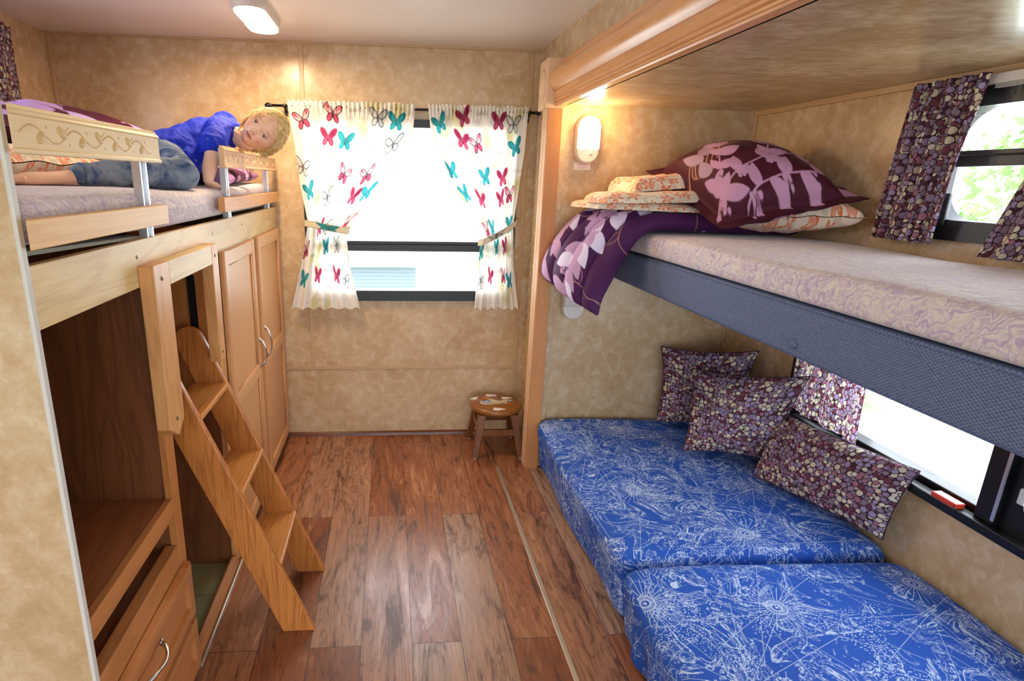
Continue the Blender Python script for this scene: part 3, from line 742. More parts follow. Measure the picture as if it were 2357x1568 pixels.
fb.build('window_frame', 'black', w2, weld=True)
b = MB().box(XW - 0.018, XW + 0.02, 0.64, 1.75, 1.517, 1.562); b.box(XW - 0.026, XW - 0.014, 0.64, 1.75, 1.545, 1.550); b.build('crossbar', 'black', w2, bevel=0.003)
MB().box(XW - 0.03, XW - 0.018, 1.66, 1.68, 1.345, 1.44).build('latch', 'black', w2, bevel=0.003)
pane(w2, 'x', XW + 0.02, 0.64, 1.75, 1.35, 1.70)
w3 = bpy.data.objects.new('window_3', None); COL.objects.link(w3); attach(w3, Vector((XW, 1.2, 0.49)), None); w3['kind'] = 'structure'
fb = MB(); frame(fb, 'x', XW - 0.022, XW + 0.05, 0.25, 2.10, 0.500, 1.000, 1.345, 2.05, 0.568, 0.96, 0.02)
fb.v = fb.v[:]; 
fb = MB()
fb.box(XW - 0.022, XW + 0.05, 0.25, 2.185, 0.500, 0.545); fb.box(XW - 0.008, XW + 0.05, 0.25, 2.185, 0.545, 0.566)
fb.box(XW - 0.022, XW + 0.05, 0.25, 2.185, 0.962, 1.0); fb.box(XW - 0.022, XW + 0.05, 2.14, 2.185, 0.545, 0.962); fb.box(XW - 0.022, XW + 0.05, 0.25, 0.30, 0.545, 0.962)
fb.build('window_frame', 'black', w3, bevel=0.003)
MB().box(XW - 0.03, XW + 0.03, 1.292, 1.345, 0.545, 0.963).build('mullion', 'black', w3, bevel=0.004)
sf = MB(); frame(sf, 'x', XW - 0.012, XW + 0.02, 0.30, 1.292, 0.545, 0.963, 0.34, 1.245, 0.600, 0.93, 0.04); sf.build('sash', 'black', w3, weld=True)
MB().box(XW - 0.034, XW - 0.030, 1.288, 1.296, 0.56, 0.95).build('sash_edge', 'alu', w3)
lt = MB().box(XW - 0.045, XW - 0.012, 1.205, 1.235, 0.66, 0.74); lt.box(XW - 0.06, XW - 0.045, 1.21, 1.23, 0.655, 0.70); lt.build('latch', 'white_blind', w3, bevel=0.004)
sc = [MB().ball((XW - 0.024, yy, 0.516), (0.003, 0.006, 0.006), 10, 6).build('screw', 'black_rod', w3, smooth=True) for yy in (1.50, 1.345, 1.20, 1.05)]
pane(w3, 'x', XW + 0.02, 0.30, 2.14, 0.55, 0.96)
w4 = bpy.data.objects.new('window_4', None); COL.objects.link(w4); attach(w4, Vector((XL, 1.95, 1.5)), None); w4['kind'] = 'structure'
fb = MB(); frame(fb, 'x', XL - 0.05, XL + 0.018, 1.42, 2.48, 1.49, 1.99, 1.48, 2.42, 1.55, 1.93, 0.06); fb.build('window_frame', 'black', w4, weld=True); pane(w4, 'x', XL - 0.02, 1.45, 2.45, 1.52, 1.96)
# blind above the bunk window
bl = empty('window_blind', (1.68, 1.2, 1.72), 'white raised mini blind headrail above the upper bunk window', 'blind')
MB().box(XW - 0.040, XW - 0.001, 0.62, 1.715, 1.736, 1.762).build('headrail', 'white_blind', bl, bevel=0.002)
sl = MB()
for k in range(5): sl.box(XW - 0.036, XW - 0.024, 0.63, 1.60, 1.724 + k * 0.0026, 1.7252 + k * 0.0026)
sl.build('slats', 'white_blind', bl)
MB().tube([(XW - 0.03, 1.545, 1.74), (XW - 0.03, 1.545, 1.70)], 0.0012, 6).build('cord', 'ink', bl)

# ================================================================ BUTTERFLY CURTAINS
ro = empty('curtain_rod', (0.08, 3.10, 1.78), 'black iron curtain rod with ball ends above the back window', 'curtain rod')
YR = 3.098
MB().tube([(-0.575, YR, 1.789), (0.735, YR, 1.789)], 0.0062, 12).build('rod', 'black_rod', ro, smooth=True)
for x, sg in ((-0.575, -1), (0.735, 1)):
    fi = MB().lathe([(0.006, 0), (0.009, 0.003), (0.006, 0.008), (0.011, 0.014), (0.013, 0.022), (0.010, 0.031), (0.002, 0.038)], (0, 0, 0), 14, 'x')
    fi.v = [(x + sg * q[0], YR + q[1], 1.789 + q[2]) for q in fi.v]; fi.build('finial', 'black_rod', ro, smooth=True)
for x in (-0.517, 0.712):
    mb = MB().tube([(x, YR, 1.790), (x, YR + 0.02, 1.775), (x, YB - 0.004, 1.768)], 0.0055, 8); mb.box(x - 0.007, x + 0.007, YB - 0.006, YB, 1.745, 1.795); mb.lathe([(0.009, -0.006), (0.009, 0.006)], (x, YR, 1.789), 12, 'x')
    mb.build('bracket', 'black_rod', ro, smooth=False)

def interp(tab, z):
    zs = np.array([q[0] for q in tab]); xs = np.array([q[1] for q in tab]); o = np.argsort(zs); return np.interp(z, zs[o], xs[o])
def smooth1(a, k=9):
    pad = np.pad(a, k, mode='edge'); return np.convolve(pad, np.ones(2 * k + 1) / (2 * k + 1), 'valid')
def curtain(name, left, right, ztop, zbot, cv, tiez, seed, label, cat, folds=7, y0=YR, amp=0.011, twist=0.0):
    nx, ny = cv.nx, cv.ny; t = np.linspace(1, 0, ny)[::-1]; z = zbot + (ztop - zbot) * t
    L = smooth1(interp(left, z), 5); R = smooth1(interp(right, z), 5)
    s = np.linspace(0, 1, nx)[:, None]
    # cloth spreads unevenly towards the tie
    x = L[None, :] + (R - L)[None, :] * s
    ph = 2 * PI * folds * s; wz = np.clip((0.75 / (R - L + 0.25)), 0.6, 2.2)[None, :]
    rgn = np.random.default_rng(seed); p2 = rgn.uniform(0, 6.28, 4)
    y = y0 - amp * wz * (0.6 * np.sin(ph + 0.6 * np.sin(3 * s * PI + p2[0]) + 0.8 * z[None, :]) + 0.4 * np.sin(ph * 0.53 + p2[1] + 2.0 * z[None, :]))
    hd = np.clip((z[None, :] - 1.735) / 0.05, 0, 1)   # shirred header
    y = y * (1 - hd) + hd * (y0 - 0.012 - 0.006 * np.sin(ph * 4 + p2[2]) - 0.002 * np.sin(ph * 7))
    zz = z[None, :] + 0 * s + (np.where(z[None, :] > ztop - 0.02, 0.004 * np.sin(ph * 3.3 + p2[3]), 0)) + np.where(z[None, :] < zbot + 0.03, 0.006 * np.sin(ph * 0.8), 0)
    P = np.stack([x, np.minimum(y, y0 + 0.02), zz], -1)
    uv = np.stack([cv.x, cv.y], -1)
    o = gridmesh(name, P, 'butterfly', None, uv, cv.c, label=label, cat=cat)
    def hem(a, b, c, d, nm):      # cloth turned over behind the edge
        Q = P[a:b, c:d].copy(); Q[..., 1] += 0.003
        gridmesh(nm, Q, 'butterfly', o, uv[a:b, c:d], np.ones_like(cv.c[a:b, c:d]) * np.array(hx('efe9dc')))
    w = int(0.028 / cv.res)
    hem(0, w, 0, ny, 'side_hem'); hem(nx - w, nx, 0, ny, 'side_hem'); hem(w, nx - w, 0, int(0.03 / cv.res), 'bottom_hem'); hem(w, nx - w, ny - int(0.075 / cv.res), ny, 'rod_pocket')
    return o
cvL = curtain_print(0.84, 1.06, 3); cvR = curtain_print(0.80, 1.06, 5)
# hem bands: the turned-over edge is cloth laid double
curtain('window_curtain', [(1.82, -0.505), (1.60, -0.475), (1.40, -0.455), (1.225, -0.425), (1.00, -0.470), (0.765, -0.530)],
        [(1.82, 0.128), (1.70, 0.118), (1.45, -0.01), (1.30, -0.13), (1.195, -0.232), (1.00, -0.215), (0.765, -0.162)], 1.815, 0.768, cvL, 1.21, 2,
        'left butterfly-print curtain tied back at the back window', 'curtain')
curtain('window_curtain', [(1.82, 0.19), (1.70, 0.205), (1.45, 0.32), (1.30, 0.41), (1.14, 0.482), (1.00, 0.475), (0.765, 0.462)],
        [(1.82, 0.702), (1.60, 0.695), (1.40, 0.674), (1.23, 0.655), (1.0, 0.668), (0.765, 0.708)], 1.815, 0.768, cvR, 1.16, 4,
        'right butterfly-print curtain tied back at the back window', 'curtain')
def tie(pts, label, seed):
    cv = Canvas(0.36, 0.034, 0.002, 'e2dac6'); butterfly(cv, 0.17, 0.017, 0.085, 't' if seed else 'g')
    cv.line([(0, 0.002), (0.36, 0.002)], 0.003, 'b9ad92'); cv.line([(0, 0.032), (0.36, 0.032)], 0.003, 'b9ad92')
    pts = np.array(pts, float); t = np.linspace(0, len(pts) - 1, cv.nx); c = np.stack([np.interp(t, range(len(pts)), pts[:, i]) for i in range(3)], -1)
    h = (np.linspace(-0.5, 0.5, cv.ny) * 0.034)[None, :, None]
    P = c[:, None, :] + h * np.array([0.1, 0, 1.0])
    gridmesh('curtain_tieback', P, 'butterfly', None, np.stack([cv.x, cv.y], -1), cv.c, thick=0.002, label=label, cat='tieback')
tie([(-0.452, 3.145, 1.222), (-0.440, 3.085, 1.222), (-0.40, 3.062, 1.218), (-0.30, 3.058, 1.200), (-0.225, 3.066, 1.188), (-0.21, 3.09, 1.19), (-0.235, 3.128, 1.20)], 'butterfly tieback band holding the left back-window curtain', 1)
tie([(0.688, 3.145, 1.245), (0.668, 3.085, 1.235), (0.62, 3.060, 1.205), (0.55, 3.056, 1.165), (0.49, 3.066, 1.135), (0.47, 3.09, 1.13), (0.49, 3.128, 1.135)], 'printed tieback band holding the right back-window curtain', 0)

# ================================================================ BUTTON-PRINT CURTAINS (side walls)
def side_curtain(a_top, a_bot, z0, z1, xw, sgn, label, mat='buttons', folds=5, nar=1.0, amp=0.012):
    nx, ny = 90, 60; s = np.linspace(0, 1, nx)[:, None]; t = np.linspace(0, 1, ny)[None, :]
    y = (a_bot[0] * (1 - t) + a_top[0] * t) * (1 - s) + (a_bot[1] * (1 - t) + a_top[1] * t) * s
    z = z0 + (z1 - z0) * t + 0 * s
    ph = 2 * PI * folds * s
    x = xw - sgn * (0.028 + amp * np.sin(ph + 0.5 * np.sin(4 * t)) + 0.004 * np.sin(ph * 2.7 + 3 * t))
    pin = np.exp(-((t - 0.86) / 0.04) ** 2); x = x + sgn * pin * amp * 0.8 * np.sin(ph)
    P = np.stack([x, y, z], -1); w = abs(a_top[1] - a_top[0]) * 1.9
    uv = np.stack([s * w + 0 * t, (z1 - z0) * t + 0 * s], -1)
    return gridmesh('side_curtain', P, mat, None, uv, thick=0.0 if 'sheer' in mat else 0.002, label=label, cat='curtain')
side_curtain((1.60, 1.845), (1.655, 1.885), 1.290, 1.765, XW - 0.03, 1, 'button-print curtain on the left side of the upper bunk window', 'buttons')
side_curtain((0.98, 1.34), (1.10, 1.505), 1.270, 1.765, XW - 0.03, 1, 'button-print curtain cut off at the right edge beside upper bunk window', 'buttons')
side_curtain((1.765, 2.13), (1.765, 2.12), 0.565, 1.010, XW - 0.02, 1, 'sunlit button-print curtain hanging at the sofa window below the bunk', 'buttons_sheer', amp=0.009, folds=3)
side_curtain((2.20, 2.79), (2.20, 2.77), 1.50, 2.03, XL + 0.02, -1, 'dark button-print curtain at far left edge beside the left bunk', 'buttons')
# ================================================================ LEFT BUNK CABINET
cb = empty('bunk_cabinet', (-0.9, 2.05, 0), 'built-in oak bunk base cabinet with open shelves, ladder niche and wardrobe doors', 'cabinet')
XF = XC
MB().box(XF - 0.020, XF, 1.001, YB, 1.190, 1.300).build('fascia_board', 'oak_pale', cb, bevel=0.0015)
for yy, zz in ((1.415, 1.262), (2.02, 1.262), (2.42, 1.262), (2.9, 1.258)):
    MB().lathe([(0.005, 0), (0.005, 0.0012), (0.001, 0.002)], (XF, yy, zz), 10, 'x').build('screw', 'screw', cb)
# stiles and rails of the face frame
MB().box(XF - 0.020, XF, 1.457, 1.506, 0.10, 1.190).build('stile', 'cab_z', cb, bevel=0.0015)
MB().box(XF - 0.020, XF, 1.985, 2.058, 0.0, 1.190).build('stile', 'oak_z', cb, bevel=0.0015)
MB().box(XF - 0.020, XF, 2.525, 2.598, 0.0, 1.190).build('stile', 'oak_z', cb, bevel=0.0015)
MB().box(XF - 0.020, XF, 3.085, YB, 0.0, 1.190).build('stile', 'oak_z', cb, bevel=0.0015)
MB().box(XF - 0.020, XF, 2.058, 3.085, 0.0, 0.085).build('bottom_rail', 'oak_y', cb, bevel=0.0015)
# body panels
MB().box(-1.60, XF - 0.020, 1.462, 1.480, 0.10, 1.290).build('side_panel', 'brown_z', cb)
MB().box(-1.60, XF - 0.020, 1.001, 1.012, 0.10, 1.290).build('side_panel', 'brown_z', cb)
MB().box(-1.60, -1.585, 1.012, 3.13, 0.0, 1.290).build('back_panel', 'brown_z', cb)
# ladder-storage side panel with a slot
sp_ = MB()
YS = 1.980
def slot_panel(mb, x0, x1, z0, z1, sx0, sx1, sz0, sz1, ya, yb):
    r = (sx1 - sx0) / 2; n = 8; cx = (sx0 + sx1) / 2; inn = []
    for k in range(n + 1): a = PI * k / n; inn.append((cx + r * math.cos(a), sz1 - r + r * math.sin(a)))
    for k in range(n + 1): a = PI + PI * k / n; inn.append((cx + r * math.cos(a), sz0 + r + r * math.sin(a)))
    out = []
    for q in inn: out.append((x1 if q[0] > cx + 1e-6 else x0, z1 if q[1] > (sz0 + sz1) / 2 else z0))
    out[0] = (x1, z1); out[n] = (x0, z1); out[n + 1] = (x0, z0); out[-1] = (x1, z0)
    m = len(inn); v = [(a, ya, b) for a, b in out] + [(a, ya, b) for a, b in inn] + [(a, yb, b) for a, b in out] + [(a, yb, b) for a, b in inn]; f = []
    for i in range(m):
        j = (i + 1) % m; f += [(i, j, m + j, m + i), (2 * m + i, 3 * m + i, 3 * m + j, 2 * m + j), (m + i, m + j, 3 * m + j, 3 * m + i)]
    mb.add(v, f)
slot_panel(sp_, -0.86, XF - 0.020, 0.70, 1.290, -0.688, -0.656, 0.86, 1.135, YS, YS + 0.018)
MB().box(-1.58, XF - 0.020, YS, YS + 0.018, 0.0, 0.70).build('side_panel', 'brown_z', cb)
sp_.build('slotted_panel', 'cab_z', cb, weld=True)
MB().box(-0.66 - 0.06, -0.62, YS + 0.019, YS + 0.03, 0.8, 1.2).build('slot_shade_sheet', 'dark', cb)  # near-black sheet standing in for the shade inside the slot
MB().box(-1.58, -0.90, 1.505, YS, 0.0, 1.29).build('niche_back', 'brown_z', cb)
# shelves and front rails of the open bays
sh = MB().box(-1.58, XF - 0.020, 1.013, 1.461, 0.575, 0.594); sh.build('shelf', 'brown_y', cb)
MB().box(XF - 0.020, XF, 1.001, 1.457, 0.545, 0.597).build('shelf_edge', 'cab_y', cb, bevel=0.0015)
MB().box(-1.58, XF - 0.020, 1.013, 1.461, 0.405, 0.420).build('shelf', 'brown_y', cb)
MB().box(XF - 0.035, XF - 0.001, 1.001, 1.457, 0.355, 0.452).build('front_rail', 'cab_y', cb, bevel=0.003)
MB().box(-0.80, -0.70, 1.35, 1.455, 0.42, 0.50).build('vent_box', 'ply', cb, bevel=0.004)
MB().box(XF - 0.020, XF, 1.001, 1.457, 0.0, 0.045).build('bottom_rail', 'cab_y', cb, bevel=0.0015)
def pull(parent, c, ax, L=0.10, out=0.028):
    """bow handle: feet on the face, bowed bar; ax 'z' upright or 'y' lying"""
    pts = []; rs = []
    for k in range(15):
        t = k / 14; u = (t - 0.5) * L; d = out * math.sin(PI * t) ** 0.6; sw = 0.004 * math.sin(2 * PI * t)
        pts.append((c[0] + d, c[1] + (u if ax == 'y' else sw), c[2] + (u if ax == 'z' else sw))); rs.append(0.0065 - 0.003 * math.sin(PI * t))
    mb = MB().tube(pts, rs, 10)
    for q in (pts[0], pts[-1]): mb.lathe([(0.0085, -0.001), (0.0085, 0.003), (0.004, 0.006)], q, 12, 'x')
    return mb.build('handle', 'chrome', parent, smooth=True)
def panel_front(name, y0, y1, z0, z1, rails, stile=0.055, mats=('door_z', 'door_y'), raised=True, xf=XF + 0.001, th=0.019):
    """shaker/raised front: frame of stiles and rails round sunken fields"""
    d = MB(); zs = [z0] + [q for q in rails] + [z1]
    d.box(xf, xf + 0.009, y0 + 0.004, y1 - 0.004, z0 + 0.004, z1 - 0.004)
    d.prism([(xf, y0), (xf, y1), (xf + th - 0.006, y1), (xf + th, y1 - 0.006), (xf + th, y1 - stile), (xf + 0.010, y1 - stile - 0.007), (xf + 0.010, y0 + stile + 0.007), (xf + th, y0 + stile), (xf + th, y0 + 0.006), (xf + th - 0.006, y0)][0:0] or
            [(xf, y0), (xf, y0 + stile), (xf + th, y0 + stile - 0.004), (xf + th, y0 + 0.007), (xf + th - 0.006, y0)], 'z', z0, z1)
    d.prism([(xf, y1), (xf, y1 - stile), (xf + th, y1 - stile + 0.004), (xf + th, y1 - 0.007), (xf + th - 0.006, y1)], 'z', z0, z1)
    o = d.build(name, mats[0], cb, bevel=0.0008)
    def rail(a, b):
        MB().add([(xf, y0 + stile - 0.004, a), (xf, y1 - stile + 0.004, a), (xf + th - 0.0005, y1 - stile + 0.004, a + 0.003), (xf + th - 0.0005, y0 + stile - 0.004, a + 0.003),
               (xf, y0 + stile - 0.004, b), (xf, y1 - stile + 0.004, b), (xf + th - 0.0005, y1 - stile + 0.004, b - 0.003), (xf + th - 0.0005, y0 + stile - 0.004, b - 0.003)],
              [(3, 2, 1, 0), (4, 5, 6, 7), (0, 1, 5, 4), (1, 2, 6, 5), (2, 3, 7, 6), (3, 0, 4, 7)]).build('frame_rail', mats[1], o, bevel=0.0008)
    rail(z0 + 0.0005, z0 + stile); rail(z1 - stile, z1 - 0.0005)
    for q in rails: rail(q - stile / 2, q + stile / 2)
    if raised:
        bd = MB(); zz = [z0 + stile] + [v for q in rails for v in (q - stile / 2, q + stile / 2)] + [z1 - stile]
        for a, b in zip(zz[::2], zz[1::2]):
            ya, yb = y0 + stile, y1 - stile
            for (p, q_) in (((ya, a), (yb, a)), ((yb, a), (yb, b)), ((yb, b), (ya, b)), ((ya, b), (ya, a))):
                bd.tube([(xf + 0.012, p[0], p[1]), (xf + 0.012, q_[0], q_[1])], 0.004, 8)
        bd.build('bead_moulding', mats[0], o, smooth=True)
    return o
d1 = panel_front('door', 2.062, 2.530, 0.055, 1.196, [0.625]); pull(d1, (XF + 0.020, 2.502, 0.700), 'z', 0.12)
d2 = panel_front('door', 2.592, 3.100, 0.055, 1.196, [0.625]); pull(d2, (XF + 0.020, 2.622, 0.715), 'z', 0.14)
w = panel_front('drawer', 1.004, 1.478, 0.213, 0.384, [], 0.040, ('cab_y', 'cab_y'), False, XF + 0.001, 0.022); pull(w, (XF + 0.020, 1.170, 0.322), 'y', 0.14, 0.034)
w = panel_front('drawer', 1.004, 1.478, 0.030, 0.195, [], 0.040, ('cab_y', 'cab_y'), False, XF + 0.001, 0.022); pull(w, (XF + 0.020, 1.185, 0.12), 'y', 0.12, 0.03)
# frame that carries the ladder
X0, X1 = XF + 0.0005, XF + 0.036
lf = MB().box(X0, X1, 1.872, 1.935, 0.856, 1.240).build('frame_stile', 'oak_z', cb, bevel=0.002)
fr = MB()
fr.prism([(1.460, 0.785), (1.508, 0.820), (1.508, 1.240), (1.408, 1.240), (1.408, 0.820)], 'x', X0, X1)
MB().hexa([(X0, 1.460, 0.785), (X1, 1.460, 0.785), (X1, 1.508, 0.820), (X0, 1.508, 0.820), (X0, 1.408, 0.8205), (X1, 1.408, 0.8205), (X1, 1.508, 0.8206), (X0, 1.508, 0.8206)][0:8])
fr.build('frame_stile', 'oak_z', cb, bevel=0.002)
MB().box(X0, X1 - 0.0005, 1.508, 1.872, 1.180, 1.240).build('head_rail', 'oak_pale', cb, bevel=0.002)
for yy, zz in ((1.455, 1.205), (1.902, 1.205), (1.455, 0.835), (1.902, 0.885)): MB().lathe([(0.006, 0), (0.006, 0.0015), (0.001, 0.003)], (X1, yy, zz), 10, 'x').build('screw', 'screw', cb)
# niche floor of old vinyl and its kerb
struct(MB().box(-0.90, XF - 0.022, 1.481, YS, 0.0, 0.006), 'trim_13', 'tile')
struct(MB().prism([(XF - 0.022, 0.0), (XF + 0.008, 0.0), (XF + 0.008, 0.018), (XF + 0.001, 0.036), (XF - 0.014, 0.040), (XF - 0.022, 0.036)], 'y', 1.485, YS), 'trim_14', 'cab_y')
struct(MB().box(XF + 0.010, XF + 0.018, 1.485, YS + 0.02, 0.0, 0.010), 'trim_15', 'strip', bevel=0.002)

# ================================================================ LADDER
ld = empty('bunk_ladder', (-0.3, 1.775, 0), 'golden oak step ladder leaning against the bunk cabinet', 'ladder')
SL = 0.402; WB = 0.104; TH = 0.021
def xf_(z): return -0.253 - SL * z
for y0 in (1.615, 1.917):
    top = 0.935
    poly = [(xf_(0) - WB, 0.0), (xf_(0), 0.0), (xf_(top), top)]
    # rounded head
    ux, uz = -SL / math.hypot(SL, 1), 1 / math.hypot(SL, 1); px_, pz_ = uz, -ux
    w2_ = WB * uz / 2; cx, cz = xf_(top) - px_ * w2_, top - pz_ * w2_
    for k in range(1, 12):
        a = PI * k / 12; poly.append((cx + px_ * w2_ * math.cos(a) + ux * w2_ * math.sin(a), cz + pz_ * w2_ * math.cos(a) + uz * w2_ * math.sin(a)))
    o = MB().prism(poly, 'y', y0, y0 + TH).build('side_rail', 'ladder_z', ld, bevel=0.004, seg=3)
for zt in (0.262, 0.517, 0.770):
    xn = xf_(zt) + 0.008
    MB().box(xn - 0.116, xn, 1.630, 1.923, zt - 0.018, zt).build('step', 'ladder_y', ld, bevel=0.003, seg=2)

# ================================================================ GUARD RAILS
def rail_set(name, y0, y1, posts, label, group, slant_left, slant_right, phase):
    e = empty(name, (XF, (y0 + y1) / 2, 1.29), label, 'guard rail', group)
    xa, xb = XF + 0.004, XF + 0.022
    # moulded top board: ogee profile extruded lengthwise
    prof = [(xa, 1.478), (xb, 1.478), (xb + 0.002, 1.484), (xb - 0.002, 1.487), (xb - 0.003, 1.535), (xb + 0.001, 1.538), (xb - 0.002, 1.5425), (xb - 0.006, 1.546), (xb - 0.008, 1.552), (xa, 1.552)]
    pb = MB().prism(prof, 'y', y0 + (0.06 if phase else 0), y1)
    mitre = lambda m: [(x, 1.006 - (x - xa) * 1.7 if (phase == 0 and y < 1.01) else y, z) for x, y, z in m.v]
    pb.v = mitre(pb); bd = pb.build('carved_board', 'carved' if phase == 0 else 'carved_rosy', e, bevel=0.001)
    cv = MB(); xs = xb - 0.003; zc = 1.511; n = int((y1 - y0 - 0.05) / 0.004); lam = 0.135
    pts = [(xs, y0 + (0.0 if phase == 0 else 0.03) + (0.06 if phase else 0) + k * 0.004, zc + 0.013 * math.sin(2 * PI * (k * 0.004) / lam + phase)) for k in range(n - (15 if phase else 0))]
    cv.tube(pts, 0.0017, 6)
    k = 0; yy = y0 + 0.03 + (0.06 if phase else 0) + lam * 0.2
    while yy < y1 - 0.05:
        sg = 1 if k % 2 == 0 else -1
        R_ = Matrix.Rotation(0.5 * sg, 3, 'X')
        cv.ball((xs - 0.001, yy, zc - sg * 0.006), (0.0048, 0.017, 0.0095), 12, 8, R_)
        for q in (-0.022, 0.020): cv.ball((xs, yy + q, zc + sg * 0.012), (0.0018, 0.0028, 0.0028), 8, 5)
        cv.tube([(xs, yy + 0.012, zc - sg * 0.010), (xs, yy + 0.024, zc - sg * 0.017)], 0.0010, 6)
        yy += lam / 2; k += 1
    cv.build('vine_carving', 'vine', bd, smooth=True)
    lb = MB().box(XF + 0.003, XF + 0.026, y0 - 0.0, y1 + 0.0, 1.329, 1.377); lb.v = mitre(lb); lb.build('lower_board', 'pine' if phase == 0 else 'pine_red', e, bevel=0.0015)
    for yp in posts:
        ps = MB()
        ps.prism([(XF - 0.018, yp - 0.020), (XF + 0.002, yp - 0.020), (XF + 0.002, yp - 0.014), (XF - 0.012, yp - 0.012), (XF - 0.012, yp + 0.012), (XF + 0.002, yp + 0.014), (XF + 0.002, yp + 0.020), (XF - 0.018, yp + 0.020)][::-1], 'z', 1.301, 1.546)
        ps.build('metal_post', 'alu', e)
    return e
M['vine'] = wood('groove_shaded_vine', 'd8b67c', 'b8905a', 'y', 0.5, contrast=0.3)  # darker than the boards: shade of the carved grooves put into the colour
M['carved_rosy'] = wood('rosy_carved_board', 'e2b288', 'cf9562', 'y', 0.45, scale=0.9, contrast=0.35)
M['pine_red'] = wood('orange_pine_board', 'd99a60', 'bb7a42', 'y', 0.45, contrast=0.5)
rail_set('guard_rail', 1.002, 1.570, (1.505,), 'pale vine-carved guard rail at the near end of the left bunk', None, 0, 0, 0)
rail_set('guard_rail', 2.100, 3.100, (2.245, 2.960), 'rosy vine-carved guard rail at the far end by the back wall', None, 0, 0, 1.2)

# ================================================================ MATTRESSES
def mattress(name, x0, x1, y0, y1, z0, z1, topfn, frontbulge, front, label, n=(70, 150), mat='ticking', botfn=lambda y: 0.0):
    """rounded slab as a wrapped grid: loop of cross-section points swept along y"""
    ys = np.linspace(y0, y1, n[1]); m = n[0]; P = np.zeros((m, n[1], 3))
    hw, hz = (x1 - x0) / 2, (z1 - z0) / 2; cx, cz = (x0 + x1) / 2, (z0 + z1) / 2
    for j, y in enumerate(ys):
        e = min(1, (y - y0) / 0.03, (y1 - y) / 0.03); e = max(e, 0); sh = 1 - 0.10 * (1 - math.sqrt(1 - (1 - e) ** 2))
        if j in (0, n[1] - 1): sh = 0.0
        for i in range(m):
            a = 2 * PI * i / (m - 1); c, s_ = math.cos(a), math.sin(a); pw = 0.16
            sx = math.copysign(abs(c) ** pw, c); sz = math.copysign(abs(s_) ** 0.28, s_)
            X_ = cx + hw * sx * (sh if sh > 0 else 0); Z_ = cz + hz * sz * (sh if sh > 0 else 0)
            if sz > 0.0: Z_ += topfn(X_, y) * sz
            else: Z_ -= botfn(y) * sz
            if (c > 0) == front: X_ += (1 if front else -1) * frontbulge(y) * abs(sx) * (1 - sz * sz)
            P[i, j] = (X_, y, Z_)
    return gridmesh(name, P, mat, None, None, None, label=label, cat='mattress')
mattress('bunk_mattress', -1.60, -0.612, 1.004, 3.135, 1.304, 1.418, lambda x, y: -0.012 * math.exp(-((y - 2.1) / 0.5) ** 2) + 0.004 * math.sin(9 * y), lambda y: 0.010 + 0.004 * math.sin(8 * y), True, 'lilac and cream mattress on the left bunk under the child', botfn=lambda y: 0.020 * min(1, max(0, (1.62 - y) / 0.5)))
MB().hexa([(-1.58, 1.004, 1.314), (-0.612, 1.004, 1.314), (-0.612, 1.50, 1.298), (-1.58, 1.50, 1.298), (-1.58, 1.004, 1.322), (-0.612, 1.004, 1.322), (-0.612, 1.50, 1.304), (-1.58, 1.50, 1.304)]).build('bed_board', 'ply', cb)
rb = empty('upper_bunk', (1.38, 1.4, 1.0), 'slate blue upholstered fold-down bunk platform on the right', 'bunk')
BX0, BX1, BY0, BY1 = 1.062, 1.700, 0.10, 2.722
NB = 60
body = MB().prism([(BX0 + 0.012, 1.012), (BX0 + 0.002, 1.022), (BX0, 1.04), (BX0, 1.13), (BX0 + 0.004, 1.146), (BX0 + 0.014, 1.153), (BX1, 1.153), (BX1, 1.03)], 'y', BY0, BY1)
bo = body.build('platform', 'weave', rb, bevel=0.003)
for yy in (2.19, 1.39, 0.62):
    bt = MB().lathe([(0.0135, 0), (0.0135, 0.003), (0.011, 0.0065), (0.005, 0.0085), (0.001, 0.009)], (0, 0, 0), 18, 'x'); bt.v = [(BX0 - x, yy + y, 1.050 + z) for x, y, z in bt.v]
    bt.build('button', 'weave', rb, smooth=True)
MB().tube([(BX0 + 0.004, BY0, 1.150), (BX0 + 0.004, BY1, 1.150)], 0.004, 8).build('piping', 'weave', rb, smooth=True)
mattress('bunk_mattress', BX0 + 0.006, BX1 - 0.006, BY0 + 0.02, BY1 - 0.004, 1.154, 1.252, lambda x, y: 0.004 * math.sin(7 * y), lambda y: 0.006, False, 'lilac and cream mattress on the right upper bunk')

